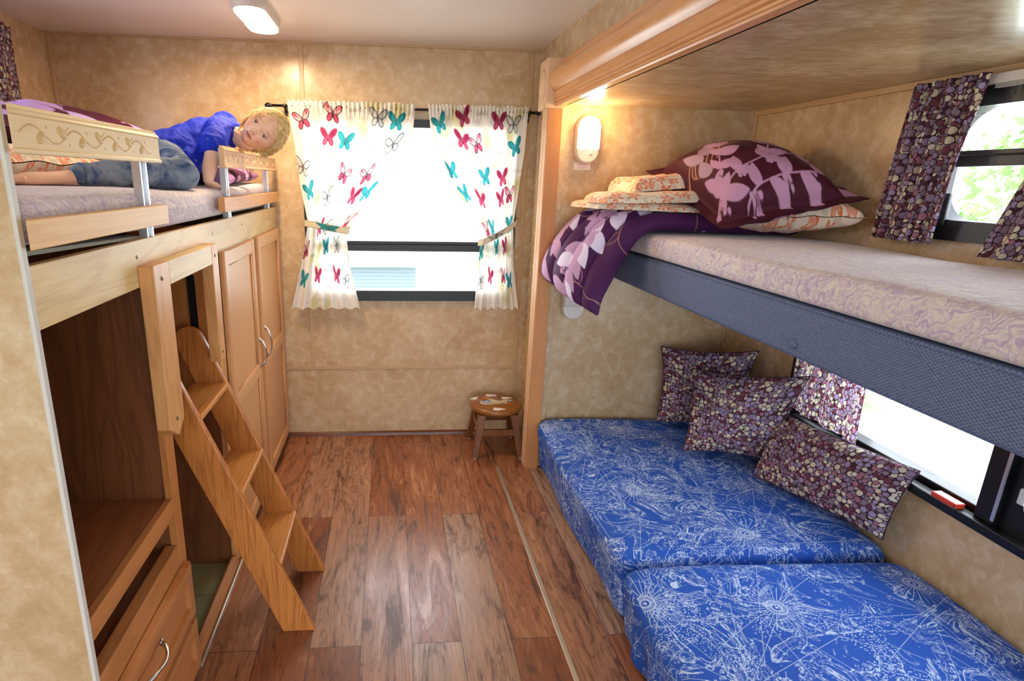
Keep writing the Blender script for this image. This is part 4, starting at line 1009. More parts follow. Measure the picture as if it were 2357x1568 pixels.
# ================================================================ SOFA BED SECTIONS
def cushion(name, x0, x1, y0, y1, z0, z1, label, r=0.045, seed=0, ruffle=0.0):
    nx, ny, nz = 60, 70, 18; rg = np.random.default_rng(seed)
    # box surface sampled as sphere-like grid: wrap cross-section in xz, sweep y, with end caps pulled in
    ys = np.concatenate([y0 + np.array([0, 0.0, 0.002, 0.008, 0.018, 0.032, 0.05]), np.linspace(y0 + 0.07, y1 - 0.07, 90), y1 - np.array([0.05, 0.032, 0.018, 0.008, 0.002, 0.0, 0.0])])
    m = 140; P = np.zeros((m, len(ys), 3)); cx, hx_ = (x0 + x1) / 2, (x1 - x0) / 2; cz, hz_ = (z0 + z1) / 2, (z1 - z0) / 2
    for j, y in enumerate(ys):
        e = min(y - y0, y1 - y); sh = 1.0 if e >= r else 1 - (r - math.sqrt(max(0, r * r - (r - e) ** 2))) / r * 0.16
        if j in (0, len(ys) - 1): sh = 0.0
        # perimeter of a rounded rectangle
        per = []
        for i in range(m):
            a = 2 * PI * i / (m - 1); c, s_ = math.cos(a), math.sin(a)
            sx = math.copysign(abs(c) ** 0.16, c); sz = math.copysign(abs(s_) ** 0.20, s_)
            rr_ = 0.085; ee = min(1.0, e / rr_); X_ = cx + (hx_ - (0.06 if sx < 0 else 0.012) * (1 - math.sqrt(1 - (1 - ee) ** 2))) * sx * (1 if sh > 0 else 0); Z_ = z0 + (cz + hz_ * sz - z0) * (sh if sh > 0 else 0.5)
            if sz > 0: Z_ += (0.007 * math.sin(5 * X_ + 3 * y + seed) + 0.004 * math.sin(11 * y - 4 * X_)) * sz
            if c < 0:
                k = abs(sx) * (1 - max(sz, 0) ** 2)
                X_ -= k * (0.008 * math.sin(9 * y + seed) + (ruffle * math.sin(46 * y + 9 * Z_) if Z_ < 0.15 else 0)) - 0.02 * k * (1 - (Z_ - z0) / (z1 - z0)) * -1 * 0
                X_ += 0.030 * (1 - (Z_ - z0) / (z1 - z0)) * abs(sx)
            P[i, j] = (X_, y, max(Z_, z0))
    return gridmesh(name, P, 'chart', None, None, None, label=label, cat='sofa cushion')
cushion('sofa_cushion', 0.738, 1.695, 1.572, 2.722, 0.002, 0.272, 'blue sea-chart print sofa bed section at the far end under pillows', seed=1)
cushion('sofa_cushion', 0.712, 1.690, 0.25, 1.530, 0.002, 0.282, 'blue sea-chart print sofa bed section nearest the camera', seed=4, ruffle=0.010)
# ================================================================ BEDDING
def quilt(name, curves, us, cv, thick, channels, label, cat='comforter', seed=0, uvflip=False, edge_drop=0.0):
    """thick cloth: curves = list of polylines (same length), lofted across u; us = u of each curve"""
    nx, ny = cv.nx, cv.ny                       # x: across u, y: along the curve
    C = np.array(curves, float); K = C.shape[1]
    U = np.linspace(0, 1, nx); V = np.linspace(0, 1, ny)
    # arc-length resample of each curve with smoothing
    R = np.zeros((len(curves), ny, 3))
    for a in range(len(curves)):
        seg = np.r_[0, np.cumsum(np.linalg.norm(np.diff(C[a], axis=0), axis=1))]; seg /= seg[-1]
        for d in range(3):
            q = np.interp(V, seg, C[a][:, d]); kk = max(3, ny // 22); R[a, :, d] = np.convolve(np.pad(q, kk, mode='reflect', reflect_type='odd'), np.ones(2 * kk + 1) / (2 * kk + 1), 'valid')
    T = np.zeros((nx, ny, 3))
    for d in range(3):
        for j in range(ny): T[:, j, d] = np.interp(U, us, R[:, j, d])
    k2 = max(2, nx // 14)
    for d in range(3):
        pd = np.pad(T[:, :, d], ((k2, k2), (0, 0)), mode='reflect', reflect_type='odd'); cs = np.cumsum(np.vstack([np.zeros((1, ny)), pd]), 0); T[:, :, d] = (cs[2 * k2 + 1:] - cs[:-2 * k2 - 1]) / (2 * k2 + 1)
    gu, gv = np.gradient(T, axis=0), np.gradient(T, axis=1); N = np.cross(gu, gv); N /= np.linalg.norm(N, axis=2, keepdims=True) + 1e-9
    if N[..., 2].mean() < 0: N = -N
    uu = U[:, None] * np.ones((1, ny)); vv = V[None, :] * np.ones((nx, 1))
    e = np.minimum(np.minimum(uu, 1 - uu) * nx / (0.05 / cv.res), np.minimum(vv, 1 - vv) * ny / (0.05 / cv.res)); e = np.clip(e, 0, 1)
    pr = np.sqrt(1 - (1 - e) ** 2)
    rg = np.random.default_rng(seed); wob = sum(np.sin(2 * PI * (rg.uniform(-4, 4) * uu + rg.uniform(-6, 6) * vv) + rg.uniform(0, 6)) for _ in range(8)) / 8
    ch = np.abs(np.sin(PI * channels * (uu + 0.012 * np.sin(9 * vv)))) ** 0.45
    h = thick / 2 * pr * (0.30 + 0.70 * ch) + 0.006 * wob * pr
    top = T + N * h[..., None]; bot = T - N * (thick / 2 * pr * (0.7 + 0.3 * ch) + 0.001)[..., None]
    uv = np.stack([cv.x, cv.y], -1)
    P = np.concatenate([top, bot[::-1]], 0); UV = np.concatenate([uv, uv[::-1]], 0); CC = np.concatenate([cv.c, cv.c[::-1]], 0)
    P = np.concatenate([P, P[:1]], 0); UV = np.concatenate([UV, UV[:1]], 0); CC = np.concatenate([CC, CC[:1]], 0)
    return gridmesh(name, P, 'plum', None, UV, CC, label=label, cat=cat)
cv = plum_print(0.60, 1.35, 2, '481c50', 'c09cc4', 'e0d8f4', 0.003)
far = [(1.66, 2.68, 1.300), (1.30, 2.685, 1.303), (1.06, 2.69, 1.318), (0.94, 2.69, 1.325), (0.85, 2.69, 1.275), (0.775, 2.68, 1.180), (0.720, 2.67, 1.085), (0.735, 2.655, 1.020)]
mid = [(1.66, 2.46, 1.300), (1.30, 2.50, 1.303), (1.06, 2.50, 1.318), (0.95, 2.50, 1.310), (0.865, 2.49, 1.235), (0.800, 2.48, 1.140), (0.770, 2.45, 1.040), (0.80, 2.43, 0.955)]
nea = [(1.66, 2.24, 1.292), (1.36, 2.30, 1.296), (1.10, 2.33, 1.298), (1.02, 2.33, 1.250), (0.965, 2.33, 1.150), (0.920, 2.32, 1.060), (0.875, 2.31, 0.975), (0.860, 2.30, 0.915)]
quilt('comforter', [far, mid, nea], [0, 0.5, 1], cv, 0.072, 4, 'folded plum leaf-print comforter drooping over the far end of right bunk')
# folded sheet with orange flowers on top of it
fs = empty('folded_sheet', (1.08, 2.48, 1.35), 'folded orange-flower cotton sheet on the plum comforter beside the sconce', 'sheet')
def fold(y0, y1, x0, x1, z, th, seed, tilt):
    n, m = 70, 50; s = np.linspace(0, 1, n)[:, None]; t = np.linspace(0, 1, m)[None, :]
    rg = np.random.default_rng(seed); w = sum(np.sin(2 * PI * (rg.uniform(-2, 2) * s + rg.uniform(-3, 3) * t) + rg.uniform(0, 6)) for _ in range(7)) / 7
    x = x0 + (x1 - x0) * s + 0.02 * np.sin(5 * t + seed); y = y0 + (y1 - y0) * t + 0.02 * np.sin(4 * s + seed)
    e = np.clip(np.minimum(np.minimum(s, 1 - s) * 8, np.minimum(t, 1 - t) * 7), 0, 1); pr = np.sqrt(1 - (1 - e) ** 2)
    top = np.stack([x, y, z + th * pr + 0.010 * w * pr + tilt * s], -1); bot = np.stack([x + 0 * t, y + 0 * s, z + tilt * s + 0 * t - 0.001], -1)
    uv = np.stack([x * 1.1 + 0 * t, y * 1.1 + seed + 0 * s + top[..., 2] * 1.2], -1); uvb = uv + 0.3
    P = np.concatenate([top, bot[::-1], top[:1]], 0); UV = np.concatenate([uv, uvb[::-1], uv[:1]], 0)
    return gridmesh('fold', P, 'flowers', fs, UV)
fold(2.36, 2.66, 0.835, 1.30, 1.348, 0.030, 1, -0.01); fold(2.33, 2.67, 0.865, 1.34, 1.372, 0.040, 3, 0.012); fold(2.42, 2.69, 1.02, 1.36, 1.415, 0.060, 6, 0.03)
pillow('pillow', (1.30, 2.62, 1.405), (1.655, 2.40, 1.405), (1.655, 1.930, 1.350), (1.375, 2.20, 1.335), 0.20, 'flowers', 60, pe=0.36, wr=0.005, seed=3, seam=False,
       label='white and orange flower-print pillow below the plum pillow sham on right bunk', cat='pillow')
cvs = sham_print(0.76, 0.62, '471226', 'c495ba', 0.003)
pillow('pillow_sham', (1.165, 2.67, 1.530), (1.640, 2.50, 1.600), (1.650, 1.925, 1.430), (1.250, 2.14, 1.305), 0.30, 'plum', pe=0.42, flange=0.045, cv=cvs, pinch=0.03, sag=0.018, wr=0.006, seed=5, seam=False,
       label='plump plum pillow sham with pink leaves on top of the right bunk bedding', cat='pillow')
# left bunk
cvl = plum_print(0.95, 0.60, 6, '4c1030', 'b694d8', 'bca6e6', 0.0038)
pillow('pillow_sham', (-1.57, 1.90, 1.572), (-1.50, 2.66, 1.606), (-0.95, 2.82, 1.615), (-1.09, 1.88, 1.572), 0.20, 'plum', flange=0.04, cv=cvl, pinch=0.04, wr=0.006, seed=9, seam=False,
       label='big plum leaf-print pillow heaped behind the near guard rail', cat='pillow')
pillow('pillow', (-1.56, 1.40, 1.475), (-1.50, 2.30, 1.475), (-0.99, 2.30, 1.478), (-1.00, 1.38, 1.478), 0.12, 'flowers', 60, wr=0.005, seed=4, seam=False,
       label='orange flower-print pillow seen through the near guard rail of left bunk', cat='pillow')
cvc = plum_print(0.55, 0.9, 4, '43123c', 'b07cba', 'c9a8d8', 0.004)
a = [(-1.45, 2.50, 1.45), (-1.1, 2.50, 1.455), (-0.85, 2.47, 1.45), (-0.70, 2.43, 1.44), (-0.655, 2.42, 1.43)]
b = [(-1.45, 3.02, 1.47), (-1.1, 3.02, 1.475), (-0.85, 3.02, 1.47), (-0.70, 3.02, 1.465), (-0.645, 3.01, 1.455)]
quilt('throw_blanket', [a, b], [0, 1], cvc, 0.060, 3, 'bunched purple leaf-print blanket under the child at the far end of left bunk', 'blanket', 3)

# ---- button cushions on the sofa bed
bc = dict(cat='cushion', group=None)
pillow('throw_pillow', (1.345, 2.665, 0.672), (1.660, 2.375, 0.735), (1.665, 2.43, 0.320), (1.345, 2.625, 0.285), 0.14, 'buttons', 64, pe=0.42, wr=0.007, pinch=0.10, seed=1, label='button-print pillow furthest back in the sofa corner against the end wall', cat='cushion')
pillow('throw_pillow', (1.385, 2.43, 0.635), (1.640, 2.02, 0.735), (1.640, 2.115, 0.315), (1.315, 2.285, 0.292), 0.17, 'buttons', 64, pe=0.42, wr=0.008, pinch=0.10, seed=2, label='middle button-print pillow leaning between the other two sofa pillows', cat='cushion')
pillow('throw_pillow', (1.640, 2.150, 0.535), (1.650, 1.505, 0.600), (1.640, 1.560, 0.318), (1.500, 2.050, 0.292), 0.13, 'buttons', 64, pe=0.42, wr=0.004, seed=7, pinch=0.05, label='nearest button-print pillow propped against the sofa window wall', cat='cushion')

# ================================================================ LAMPS
def capsule(w, h, n=14):
    r = w / 2; p = []
    for k in range(n + 1): a = PI * k / n; p.append((r * math.cos(a), h / 2 - r + r * math.sin(a)))
    for k in range(n + 1): a = PI + PI * k / n; p.append((r * math.cos(a), -h / 2 + r + r * math.sin(a)))
    return p
def sconce(cx, cz, lit, label):
    e = empty('wall_sconce', (cx, YE, cz - 0.10), label, 'wall lamp')
    W_, H_, D = 0.112, 0.212, 0.042
    mb = MB(); lo = [capsule(W_, H_), capsule(W_ * 0.99, H_ * 0.995), capsule(W_ * 0.90, H_ * 0.95)]; ys = [YE - 0.001, YE - D * 0.55, YE - D]
    v = []; n = len(lo[0])
    for L_, y in zip(lo, ys): v += [(cx + q[0], y, cz + q[1]) for q in L_]
    f = [(i * n + k, i * n + (k + 1) % n, (i + 1) * n + (k + 1) % n, (i + 1) * n + k) for i in range(2) for k in range(n)] + [tuple(range(2 * n, 3 * n)), tuple(range(n - 1, -1, -1))]
    mb.add(v, f).build('lamp_base', 'plastic', e, bevel=0.003)
    # lens: upper two thirds, cut flat at the bottom
    cut = cz - 0.040; L_ = capsule(W_ * 0.93, H_ * 0.965)
    def lens_loop(sc, dz=0):
        out = []
        for q in L_:
            x, z = q[0] * sc, q[1] * sc
            out.append((cx + x, max(cz + z, cut + dz)))
        return out
    v = []; sc = [1, 0.985, 0.90, 0.72]; yy = [YE - D * 0.5, YE - D * 1.02, YE - D * 1.25, YE - D * 1.38]
    for s_, y in zip(sc, yy): v += [(a_, y, b_) for a_, b_ in lens_loop(s_, (1 - s_) * 0.06)]
    f = [(i * n + k, i * n + (k + 1) % n, (i + 1) * n + (k + 1) % n, (i + 1) * n + k) for i in range(3) for k in range(n)] + [tuple(range(3 * n, 4 * n))]
    MB().add(v, f).build('lens', 'lens_on' if lit else 'clearplastic', e, smooth=True)
    sw = MB().box(cx + 0.004, cx + 0.022, YE - D - 0.002, YE - D + 0.002, cz - 0.066, cz - 0.052).build('switch', 'white_blind', e, bevel=0.001)
    MB().box(cx + 0.010, cx + 0.016, YE - D - 0.005, YE - D, cz - 0.062, cz - 0.055).build('rocker', 'white_blind', sw, bevel=0.001)
    return e
sconce(0.898, 1.640, True, 'lit capsule wall lamp beside the casing above right bunk')
sconce(0.893, 0.905, False, 'unlit capsule wall lamp half hidden below the drooping comforter')
pl = bpy.data.lights.new('sconce_bulb', 'POINT'); pl.energy = 3.4; pl.color = (1.0, 0.66, 0.32); pl.shadow_soft_size = 0.03
o = bpy.data.objects.new('sconce_bulb', pl); COL.objects.link(o); o.location = (0.898, YE - 0.095, 1.715)
# ceiling lamp
cl = empty('ceiling_light', (-0.525, 2.62, ZC), 'lit oval ceiling lamp above the left bunk', 'ceiling lamp')
def stadium(w, h, n=12): return capsule(w, h, n)
cx, cy = -0.528, 2.62; LW_, LL = 0.135, 0.40
L0 = stadium(LW_, LL); n = len(L0); v = []
for s_, z in ((1.0, ZC), (0.99, ZC - 0.024), (0.90, ZC - 0.034)): v += [(cx + q[0] * s_, cy + q[1] * (1 - (1 - s_) * 0.35), z) for q in L0]
f = [(i * n + k, i * n + (k + 1) % n, (i + 1) * n + (k + 1) % n, (i + 1) * n + k) for i in range(2) for k in range(n)] + [tuple(range(2 * n, 3 * n)), tuple(range(n))]
MB().add(v, f).build('lamp_base', 'plastic', cl)
def lens(cy_, L_, w_, name):
    Lq = stadium(w_, L_); v = []
    for s_, z in ((1.0, ZC - 0.030), (0.97, ZC - 0.042), (0.85, ZC - 0.050), (0.55, ZC - 0.054)): v += [(cx + q[0] * s_, cy_ + q[1] * s_, z) for q in Lq]
    f = [(i * n + k, i * n + (k + 1) % n, (i + 1) * n + (k + 1) % n, (i + 1) * n + k) for i in range(3) for k in range(n)] + [tuple(range(3 * n, 4 * n))]
    return MB().add(v, f).build(name, 'lens_ceiling', cl, smooth=True)
lens(cy - 0.055, 0.27, 0.118, 'lens')
# second lens: crescent at the far end
v = []; out = [(cx + 0.058 * math.cos(a), cy + 0.135 + 0.058 * math.sin(a)) for a in np.linspace(0, PI, 14)]; inn = [(cx + 0.058 * math.cos(a), cy + 0.028 + 0.062 * math.sin(a)) for a in np.linspace(PI, 0, 14)]
poly = out + [(q[0], q[1] + 0.012) for q in inn]; MB().prism(poly, 'z', ZC - 0.046, ZC - 0.030).build('lens', 'lens_ceiling', cl, bevel=0.003)
pl = bpy.data.lights.new('ceiling_lamp_bulb', 'AREA'); pl.energy = 13; pl.color = (1.0, 0.72, 0.42); pl.shape = 'ELLIPSE'; pl.size = 0.11; pl.size_y = 0.34
o = bpy.data.objects.new('ceiling_lamp_bulb', pl); COL.objects.link(o); o.location = (cx, cy, ZC - 0.062)

# ---- warning sticker, lighter on the sill
st = MB().box(0.850, 0.929, YE - 0.0012, YE - 0.0002, 1.508, 1.540).build('warning_sticker', 'paper', label='small white WARNING sticker under the lit wall lamp', cat='sticker')
def text_mesh(txt, size, loc, rot, mat, parent, name='lettering', ext=0.0002):
    cu = bpy.data.curves.new('t', 'FONT'); cu.body = txt; cu.size = size; cu.align_x = 'CENTER'; cu.align_y = 'CENTER'; cu.extrude = ext
    t = bpy.data.objects.new('t', cu); COL.objects.link(t)
    dg = bpy.context.evaluated_depsgraph_get(); me = bpy.data.meshes.new_from_object(t.evaluated_get(dg)); bpy.data.objects.remove(t)
    me.materials.clear(); me.materials.append(M[mat]); o = bpy.data.objects.new(name, me); COL.objects.link(o); o.rotation_euler = rot
    attach(o, Vector(loc), parent); return o
text_mesh('WARNING', 0.0125, (0.895, YE - 0.0016, 1.5325), (PI / 2, 0, 0), 'redink', st)
for k, (a_, b_) in enumerate(((0.872, 0.912), (0.866, 0.916), (0.870, 0.908))): MB().box(a_, b_, YE - 0.0018, YE - 0.0011, 1.5230 - k * 0.0050, 1.5238 - k * 0.0050).build('fine_print', 'redink', st)
lg = empty('red_box', (1.662, 1.40, 0.546), 'small red plastic box lying on the sofa window sill', 'box')
MB().box(1.650, 1.682, 1.375, 1.455, 0.5455, 0.562).build('case', 'red', lg, bevel=0.003)
MB().box(1.650, 1.676, 1.377, 1.380, 0.5455, 0.558).build('metal_end', 'chrome', lg)
sill = MB().box(XW - 0.052, XW - 0.021, 0.25, 2.10, 0.522, 0.5455).build('sill_ledge', 'black', w3, bevel=0.003)

# ================================================================ STOOL
sx_, sy_, SH = 0.578, 2.948, 0.272
stl = empty('step_stool', (sx_, sy_, 0), 'small round brown wooden stool with a painted aeroplane by the back wall', 'stool')
seat = MB().lathe([(0.001, SH - 0.034), (0.128, SH - 0.034), (0.141, SH - 0.026), (0.1455, SH - 0.014), (0.143, SH - 0.004), (0.138, SH), (0.001, SH)], (sx_, sy_, 0), 56).build('seat', 'stool_top', stl, smooth=True) if 'stool_top' in M else None
M['stool_top'] = wood('amber_brown_stool_top', '8f5a26', '6f4219', 'x', 0.22, contrast=0.5, spec=0.6)
if seat is None:
    seat = MB().lathe([(0.001, SH - 0.034), (0.128, SH - 0.034), (0.141, SH - 0.026), (0.1455, SH - 0.014), (0.143, SH - 0.004), (0.138, SH), (0.001, SH)], (sx_, sy_, 0), 56).build('seat', 'stool_top', stl, smooth=True)
    seat.modifiers.new('es', 'EDGE_SPLIT').split_angle = 0.8
def leg(ax, ay):
    t = Vector((sx_ + ax * 0.088, sy_ + ay * 0.088, SH - 0.034)); b = Vector((sx_ + ax * 0.124, sy_ + ay * 0.128, 0.004)); w0, w1 = 0.021, 0.016
    def ring(c, w): return [(c.x - w, c.y - w * 0.85, c.z), (c.x + w, c.y - w * 0.85, c.z), (c.x + w, c.y + w * 0.85, c.z), (c.x - w, c.y + w * 0.85, c.z)]
    o = MB().hexa(ring(b, w1) + ring(t, w0)).build('leg', 'stool_wood', stl, bevel=0.004)
    MB().lathe([(0.012, 0), (0.012, 0.004)], (b.x, b.y, 0), 14).build('foot_glide', 'plastic', o)
for ax in (-1, 1):
    for ay in (-1, 1): leg(ax, ay)
MB().box(sx_ - 0.095, sx_ + 0.095, sy_ - 0.116, sy_ - 0.100, 0.120, 0.156).build('stretcher', 'stool_wood', stl, bevel=0.002)
MB().box(sx_ - 0.095, sx_ + 0.095, sy_ + 0.100, sy_ + 0.116, 0.120, 0.156).build('stretcher', 'stool_wood', stl, bevel=0.002)
MB().box(sx_ - 0.112, sx_ - 0.097, sy_ - 0.095, sy_ + 0.095, 0.145, 0.180).build('stretcher', 'stool_wood', stl, bevel=0.002)
MB().box(sx_ + 0.097, sx_ + 0.112, sy_ - 0.095, sy_ + 0.095, 0.145, 0.180).build('stretcher', 'stool_wood', stl, bevel=0.002)
def inlay(name, pts, mat, z=0.0012, sub=0):
    return MB().prism([(sx_ + a, sy_ + b) for a, b in pts], 'z', SH - 0.001, SH + z).build(name, mat, seat)
def cloud(cx, cy, s=1.0, r=0.0):
    pts = []
    for k in range(36):
        a = 2 * PI * k / 36; q = 0.018 * (1 + 0.20 * math.cos(3 * a) + 0.16 * math.cos(5 * a + 1)); x, y = 1.7 * q * math.cos(a) * s, 1.0 * q * math.sin(a) * s
        pts.append((cx + x * math.cos(r) - y * math.sin(r), cy + x * math.sin(r) + y * math.cos(r)))
    inlay('painted_cloud', pts, 'white_paint')
cloud(-0.012, 0.105, 0.9); cloud(0.070, 0.062, 0.85, 0.1); cloud(-0.108, 0.062, 0.85, 0.9); cloud(-0.004, -0.100, 0.95)
star = [(0.030 * (1.25 if k % 2 == 0 else 0.45) * math.cos(PI / 2 + k * PI / 5) * 1.1 - 0.047, 0.062 + 0.030 * (1.0 if k % 2 == 0 else 0.42) * math.sin(PI / 2 + k * PI / 5)) for k in range(10)]
inlay('painted_star', star, 'orange_paint')
inlay('painted_plane', [(-0.088, 0.020), (-0.082, 0.004), (-0.082, -0.004), (-0.088, -0.016), (-0.060, -0.034), (-0.030, -0.032), (0.040, -0.014), (0.052, -0.022), (0.060, -0.012), (0.062, 0.000), (0.088, 0.008), (0.092, 0.012), (0.104, 0.020), (0.092, 0.022), (0.060, 0.032), (0.040, 0.028), (0.026, 0.016), (-0.020, 0.050), (-0.042, 0.052), (-0.020, 0.022)], 'cream_paint', 0.0014)
inlay('painted_tail', [(0.058, -0.012), (0.082, -0.002), (0.076, -0.026), (0.058, -0.030)], 'orange_paint', 0.0016)
for (a, b, r1) in ((-0.050, 0.006, 0.019), (0.082, 0.020, 0.0105)):
    for rr, mt, zz in ((r1, 'blue_paint', 0.0020), (r1 * 0.68, 'lightblue_paint', 0.0026)):
        inlay('painted_roundel', [(a + 1.25 * rr * math.cos(t), b + rr * math.sin(t)) for t in np.linspace(0, 2 * PI, 24, endpoint=False)], mt, zz)
lnm = MB().prism([(sx_ - 0.052, sy_ - 0.026), (sx_ + 0.080, sy_ + 0.004), (sx_ + 0.080, sy_ + 0.006), (sx_ - 0.052, sy_ - 0.024)], 'z', SH, SH + 0.0022)
for a, b in ((-0.045, -0.024), (-0.018, -0.019), (0.05, -0.002), (0.075, 0.004)): lnm.lathe([(0.003, 0), (0.003, 0.0024)], (sx_ + a, sy_ + b, SH), 8)
lnm.build('painted_line', 'ink', seat)
# ================================================================ CHILD
def remeshed(name, mb, voxel, smooth_it=4, factor=0.5):
    me = bpy.data.meshes.new('tmp'); me.from_pydata(mb.v, [], mb.f); me.update(); o = bpy.data.objects.new('tmp', me); COL.objects.link(o)
    r = o.modifiers.new('r', 'REMESH'); r.mode = 'VOXEL'; r.voxel_size = voxel; r.adaptivity = 0
    if smooth_it: q = o.modifiers.new('s', 'SMOOTH'); q.iterations = smooth_it; q.factor = factor
    dg = bpy.context.evaluated_depsgraph_get(); m2 = bpy.data.meshes.new_from_object(o.evaluated_get(dg)); m2.name = name; bpy.data.objects.remove(o)
    m2.polygons.foreach_set('use_smooth', [True] * len(m2.polygons)); return m2
def place(name, me, mat, parent, mod=None):
    n = len(me.vertices); co = np.zeros(n * 3); me.vertices.foreach_get('co', co); co = co.reshape(-1, 3)
    lo, hi = co.min(0), co.max(0); o0 = np.array([(lo[0] + hi[0]) / 2, (lo[1] + hi[1]) / 2, lo[2]]); me.vertices.foreach_set('co', (co - o0).ravel()); me.update()
    me.materials.clear(); me.materials.append(M[mat]); o = bpy.data.objects.new(name, me); COL.objects.link(o); attach(o, Vector(o0), parent); return o
def limb(mb, pts, n=14):
    """smooth tapered chain: (x,y,z,r) points, catmull-rom"""
    P = [np.array(p, float) for p in pts]; Q = []
    for i in range(len(P) - 1):
        p0 = P[max(i - 1, 0)]; p1 = P[i]; p2 = P[i + 1]; p3 = P[min(i + 2, len(P) - 1)]
        for k in range(6):
            t = k / 6; Q.append(0.5 * ((2 * p1) + (-p0 + p2) * t + (2 * p0 - 5 * p1 + 4 * p2 - p3) * t * t + (-p0 + 3 * p1 - 3 * p2 + p3) * t ** 3))
    Q.append(P[-1]); mb.tube([q[:3] for q in Q], [float(max(q[3], 0.002)) for q in Q], n)
    for p in (P[0], P[-1]): mb.ball(p[:3], float(p[3]) * 0.98, 12, 8)
kid = empty('person', (-0.78, 2.2, 1.40), 'blond child in blue t-shirt and jeans lying with head over the far guard rail', 'person')
HC = Vector((-0.484, 2.415, 1.622))
up = Vector((0.885, 0.03, 0.45)).normalized()
front = Vector((-0.02, -1.0, 0.10)); front = (front - up * front.dot(up)).normalized()
side = up.cross(front).normalized()
if side.z > 0: side = -side                      # points to the lower ear
front = (front + side * 0.06 - up * 0.05).normalized(); side = (side - front * side.dot(front)).normalized(); up = (up - front * up.dot(front)); up = (up - side * up.dot(side)).normalized()
HS = 1.0
def HL(s, f, u): return HC + side * (s * HS) + front * (f * HS) + up * (u * HS)
def head_pts():
    nu, nv = 96, 72; v = []; 
    for j in range(nv + 1):
        th = PI * j / nv
        for i in range(nu):
            ph = 2 * PI * i / nu
            s_, f_, u_ = math.sin(th) * math.sin(ph), math.sin(th) * math.cos(ph), math.cos(th)
            a, b, c = 0.068, 0.084, 0.092
            x, y, z = a * s_, b * f_, c * u_
            if z > 0: x *= 1 + 0.06 * z / c; y *= 1 + 0.02 * z / c
            if z < 0:
                k = -z / c; x *= 1 - 0.26 * k * k - 0.06 * k; y *= (1 - 0.30 * k * k) if y < 0 else (1 - 0.10 * k * k)
            fr = max(0.0, f_)
            def gb(cs, cu, ws, wu): return math.exp(-((x - cs) / ws) ** 2 - ((z - cu) / wu) ** 2) * (1 if f_ > 0 else 0)
            y -= 0.010 * fr ** 4                                       # flatten the face plane
            y -= 0.0085 * (gb(-0.029, 0.000, 0.015, 0.011) + gb(0.029, 0.000, 0.015, 0.011))   # eye sockets
            y += 0.0030 * (gb(-0.028, 0.018, 0.018, 0.007) + gb(0.028, 0.018, 0.018, 0.007))   # brows
            y += 0.0060 * gb(0, -0.008, 0.0065, 0.020) + 0.0135 * gb(0, -0.026, 0.0085, 0.0085) # bridge, tip
            y += 0.0050 * (gb(-0.009, -0.029, 0.005, 0.006) + gb(0.009, -0.029, 0.005, 0.006))
            y -= 0.004 * (gb(-0.0055, -0.0345, 0.0032, 0.0028) + gb(0.0055, -0.0345, 0.0032, 0.0028))
            y += 0.0060 * gb(0, -0.048, 0.019, 0.010) + 0.0030 * gb(0, -0.0445, 0.010, 0.0035) + 0.0042 * gb(0, -0.0525, 0.011, 0.004)
            y -= 0.0045 * gb(0, -0.0485, 0.015, 0.0016)
            y += 0.0050 * (gb(-0.036, -0.030, 0.018, 0.018) + gb(0.036, -0.030, 0.018, 0.018))
            y += 0.0080 * gb(0, -0.074, 0.016, 0.011)
            v.append(tuple(HL(x, y, z)))
    f = [(j * nu + i, (j + 1) * nu + i, (j + 1) * nu + (i + 1) % nu, j * nu + (i + 1) % nu) for j in range(nv) for i in range(nu)]
    return v, f
hb = MB(); hv, hf = head_pts(); hb.add(hv, hf)
for sg in (-1, 1):                                                       # ears
    c = HL(sg * 0.068, -0.010, -0.012); Rm = Matrix((side, front, up)).transposed()
    hb.ball(c, (0.008, 0.013, 0.020), 16, 12, Rm @ Matrix.Rotation(sg * 0.35, 3, 'Z'))
    pts = []
    for k in range(13):
        a = -1.2 + 4.0 * k / 12; pts.append(HL(sg * (0.073 + 0.002 * math.sin(a)), -0.012 - 0.014 * math.cos(a - 1.2) * 1.0, -0.010 + 0.021 * math.sin(a - 0.2)))
    hb.tube(pts, 0.0036, 8)
NK = HL(0, -0.022, -0.075)
HIP = (-0.835, 2.29, 1.505)
limb(hb, [tuple(HL(0, -0.015, -0.05)) + (0.043,), tuple(HL(0, -0.022, -0.085)) + (0.036,), (-0.615, 2.455, 1.612, 0.042), (-0.68, 2.45, 1.59, 0.070), (-0.75, 2.38, 1.555, 0.068), HIP + (0.072,)])
